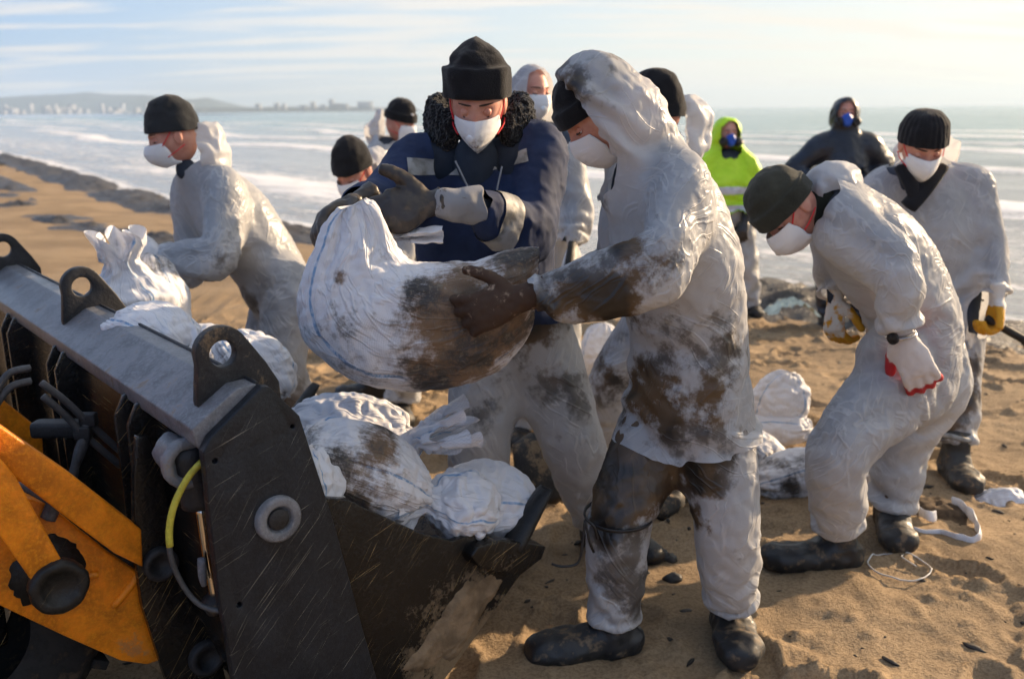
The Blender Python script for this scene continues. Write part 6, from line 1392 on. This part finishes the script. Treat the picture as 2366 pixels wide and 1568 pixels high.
def person_shovel():
    J=JD(neck=(2133,398,4.28),chest=(2145,480,4.26),shR=(2036,428,4.28),shL=(2252,424,4.24),elL=(2292,548,4.18),wrL=(2303,690,4.06),elR=(2005,545,4.25),wrR=(2030,670,4.1),hiR=(2115,640,4.28),hiL=(2212,640,4.26),knR=(2090,850,4.2),anR=(2100,1030,4.28),knL=(2215,850,4.1),anL=(2207,1035,4.0))
    p=thing('person','person in white coverall, ribbed black beanie, black scarf and yellow gloves holding a shovel','person',base_of(J))
    coverall(p,J,suit_mat('white_suit_j',.6),.029,head_c=W(2130,338,4.10),seed=91,vox=.030,dirt=[(2200,910,4.0,.13,1.25),(2235,850,4.0,.10,1.0),(2190,990,3.95,.09,.9),(2210,800,4.05,.08,.7)])
    hc=W(2130,338,4.10); f=Vector((-.02,-.9,-.52)); head(p,hc,f,lids=.95)
    hat(p,hc+Vector((0,0,-.004)),Vector((0,-1,-.22)),mat=MAT['black_knit'],z0=.022,h=.135,rx=.094,ry=.112,cuff=.0,pw=3.0,ribs=26)
    mask(p,hc,f,ridge=.9,w=.072,bulge=.05,point=.8)
    hood_down(p,W(2140,372,4.40),(0,.9,.1),(.15,.08,.12),MAT['white_fabric'],9)
    # scarf crossing at the open collar
    for i,(a,b) in enumerate((((2078,385,4.12),(2125,468,4.06)),((2178,385,4.12),(2098,478,4.05)))):
        A,B=W(*a),W(*b); obj('scarf',*Tube([A,A.lerp(B,.5)+Vector((0,-.012,0)),B],[(.028,.02),(.034,.02),(.036,.016)],side=(1,0,.6 if i else -.6)).mesh(16),MAT['black_knit'],p)
    hand(p,W(2303,690,4.05),(-.05,-.15,-1),(-1,-.2,0),'L',MAT['yellow_glove'],curl=(62,65,35),scale=1.2,tips=1.0,fat=1.1); hand(p,J['wrR'],(0,-.2,-1),(1,-.2,0),'R',MAT['yellow_glove'],curl=(30,40,25),tips=1.0)
    boot(p,J['anL'],(-.05,-1),MAT['boot_dull'],L=.29,w=.062); boot(p,J['anR'],(-.2,-1),MAT['boot_dull'])
    V,Fc=pipe([J['anL']+Vector((math.cos(a)*.062,math.sin(a)*.062,.06+.008*math.sin(2*a))) for a in np.linspace(0,6.28,13)],.012,8,2); obj('ankle_tape',V,Fc,MAT['tape'],p)
def person_bending():
    J=JD(neck=(1930,452,3.28),chest=(2045,580,3.32),waist=(2118,705,3.34),shL=(1962,502,3.12),shR=(1935,492,3.46),elL=(2075,590,2.98),wrL=(2080,762,3.00),elR=(1940,630,3.46),wrR=(1930,690,3.42),
        hiL=(2062,850,3.16),hiR=(2155,822,3.44),knL=(1938,1005,3.04),anL=(1938,1212,3.17),knR=(2085,1000,3.46),anR=(2058,1175,3.44))
    p=thing('person','person in white coverall and olive beanie bending far forward, reddened glove hanging down','person',base_of(J))
    coverall(p,J,suit_mat('white_suit_k',.35),.029,head_c=W(1822,487,3.24),seed=103,vox=.027,dirt=[(2070,740,2.98,.05,.4)])
    hc=W(1822,487,3.24); f=Vector((-.62,-.38,-.80)); up=(-.75,-.05,.55); head(p,hc,f,up,lids=.6)
    hat(p,hc,Vector((-.62,-.38,-.62)),up,mat=MAT['olive_knit'],z0=.012,h=.150,rx=.092,ry=.110,cuff=.055,pw=2.6)
    mask(p,hc,f,up,ridge=.4,bulge=.05,point=.3,valve=True)
    Vs,Fs=voxmesh([Tube([W(1858,520,3.26),W(1890,490,3.28),W(1925,460,3.28)],[.075,.078,.075])],.015,3); obj('neck_gaiter',Vs,Fs,MAT['olive_dark'],p)
    hood_down(p,W(1935,432,3.30),(-.2,.2,1),(.105,.085,.075),MAT['white_fabric'],12,open_=-.3)
    hand(p,W(2085,775,3.0),W(2128,872,2.99)-W(2085,775,3.0),(.35,.9,-.1),'L',MAT['red_glove'],curl=(22,30,18),thumb=(38,25),scale=1.32,tips=1.0,base=.12,cuff=.05)
    hand(p,J['wrR'],(-.1,-.3,-1),(.8,.4,0),'R',MAT['yellow_glove'],curl=(45,50,30),tips=1.0,base=.5)
    w=W(2070,772,2.99); ax=(W(2085,800,3.0)-W(2078,745,3.0)).normalized(); u1=Vector((1,0,0)); u1=(u1-ax*u1.dot(ax)).normalized(); u2=ax.cross(u1)
    cw=W(2082,772,3.0); L=[cw+u1*math.cos(a)*.040+u2*math.sin(a)*.040 for a in np.linspace(0,6.283,17)]
    ws=obj('wristwatch',*Tube(L,[(.004,.009)]*17,sub=2,side=None).mesh(8),MAT['steel'],p); d=(-u1*.8-Vector((0,.6,0))).normalized(); cf=cw+d*.043
    obj('watch_face',*Tube([cf-d*.004,cf+d*.006,cf+d*.007],[.019,.019,.014],sub=2).mesh(24),MAT['black_plastic'],ws)
    boot(p,J['anL'],(-1,-.05),L=.33,w=.062,shaft=.06); boot(p,J['anR'],(-.2,-1),L=.30,w=.062,shaft=.06)
PEOPLE=[person_hooded,person_navy,person_left,person_far_logo,person_bent,person_hood_behind,person_black_hat_back,person_green,person_dark,person_shovel,person_bending]
for fn in PEOPLE:
    fn()
# ---------------------------------------------------------------- the air over the bay
def build_haze():
    V,Fc=box((-6000,-100,-60),(6000,5200,75)); o=obj('haze',V,Fc,None,smooth=False); o['kind']='stuff'; o['label']='thin sea haze'
    m=NT('haze_air'); v=m.n('VolumePrincipled'); v.inputs['Color'].default_value=(.62,.80,1,1); v.inputs['Density'].default_value=.00038; v.inputs['Anisotropy'].default_value=.2
    m.l(v.outputs[0],m.out.inputs['Volume']); o.data.materials.append(m.m)
build_haze()
bpy.data.scenes.remove(TMP)
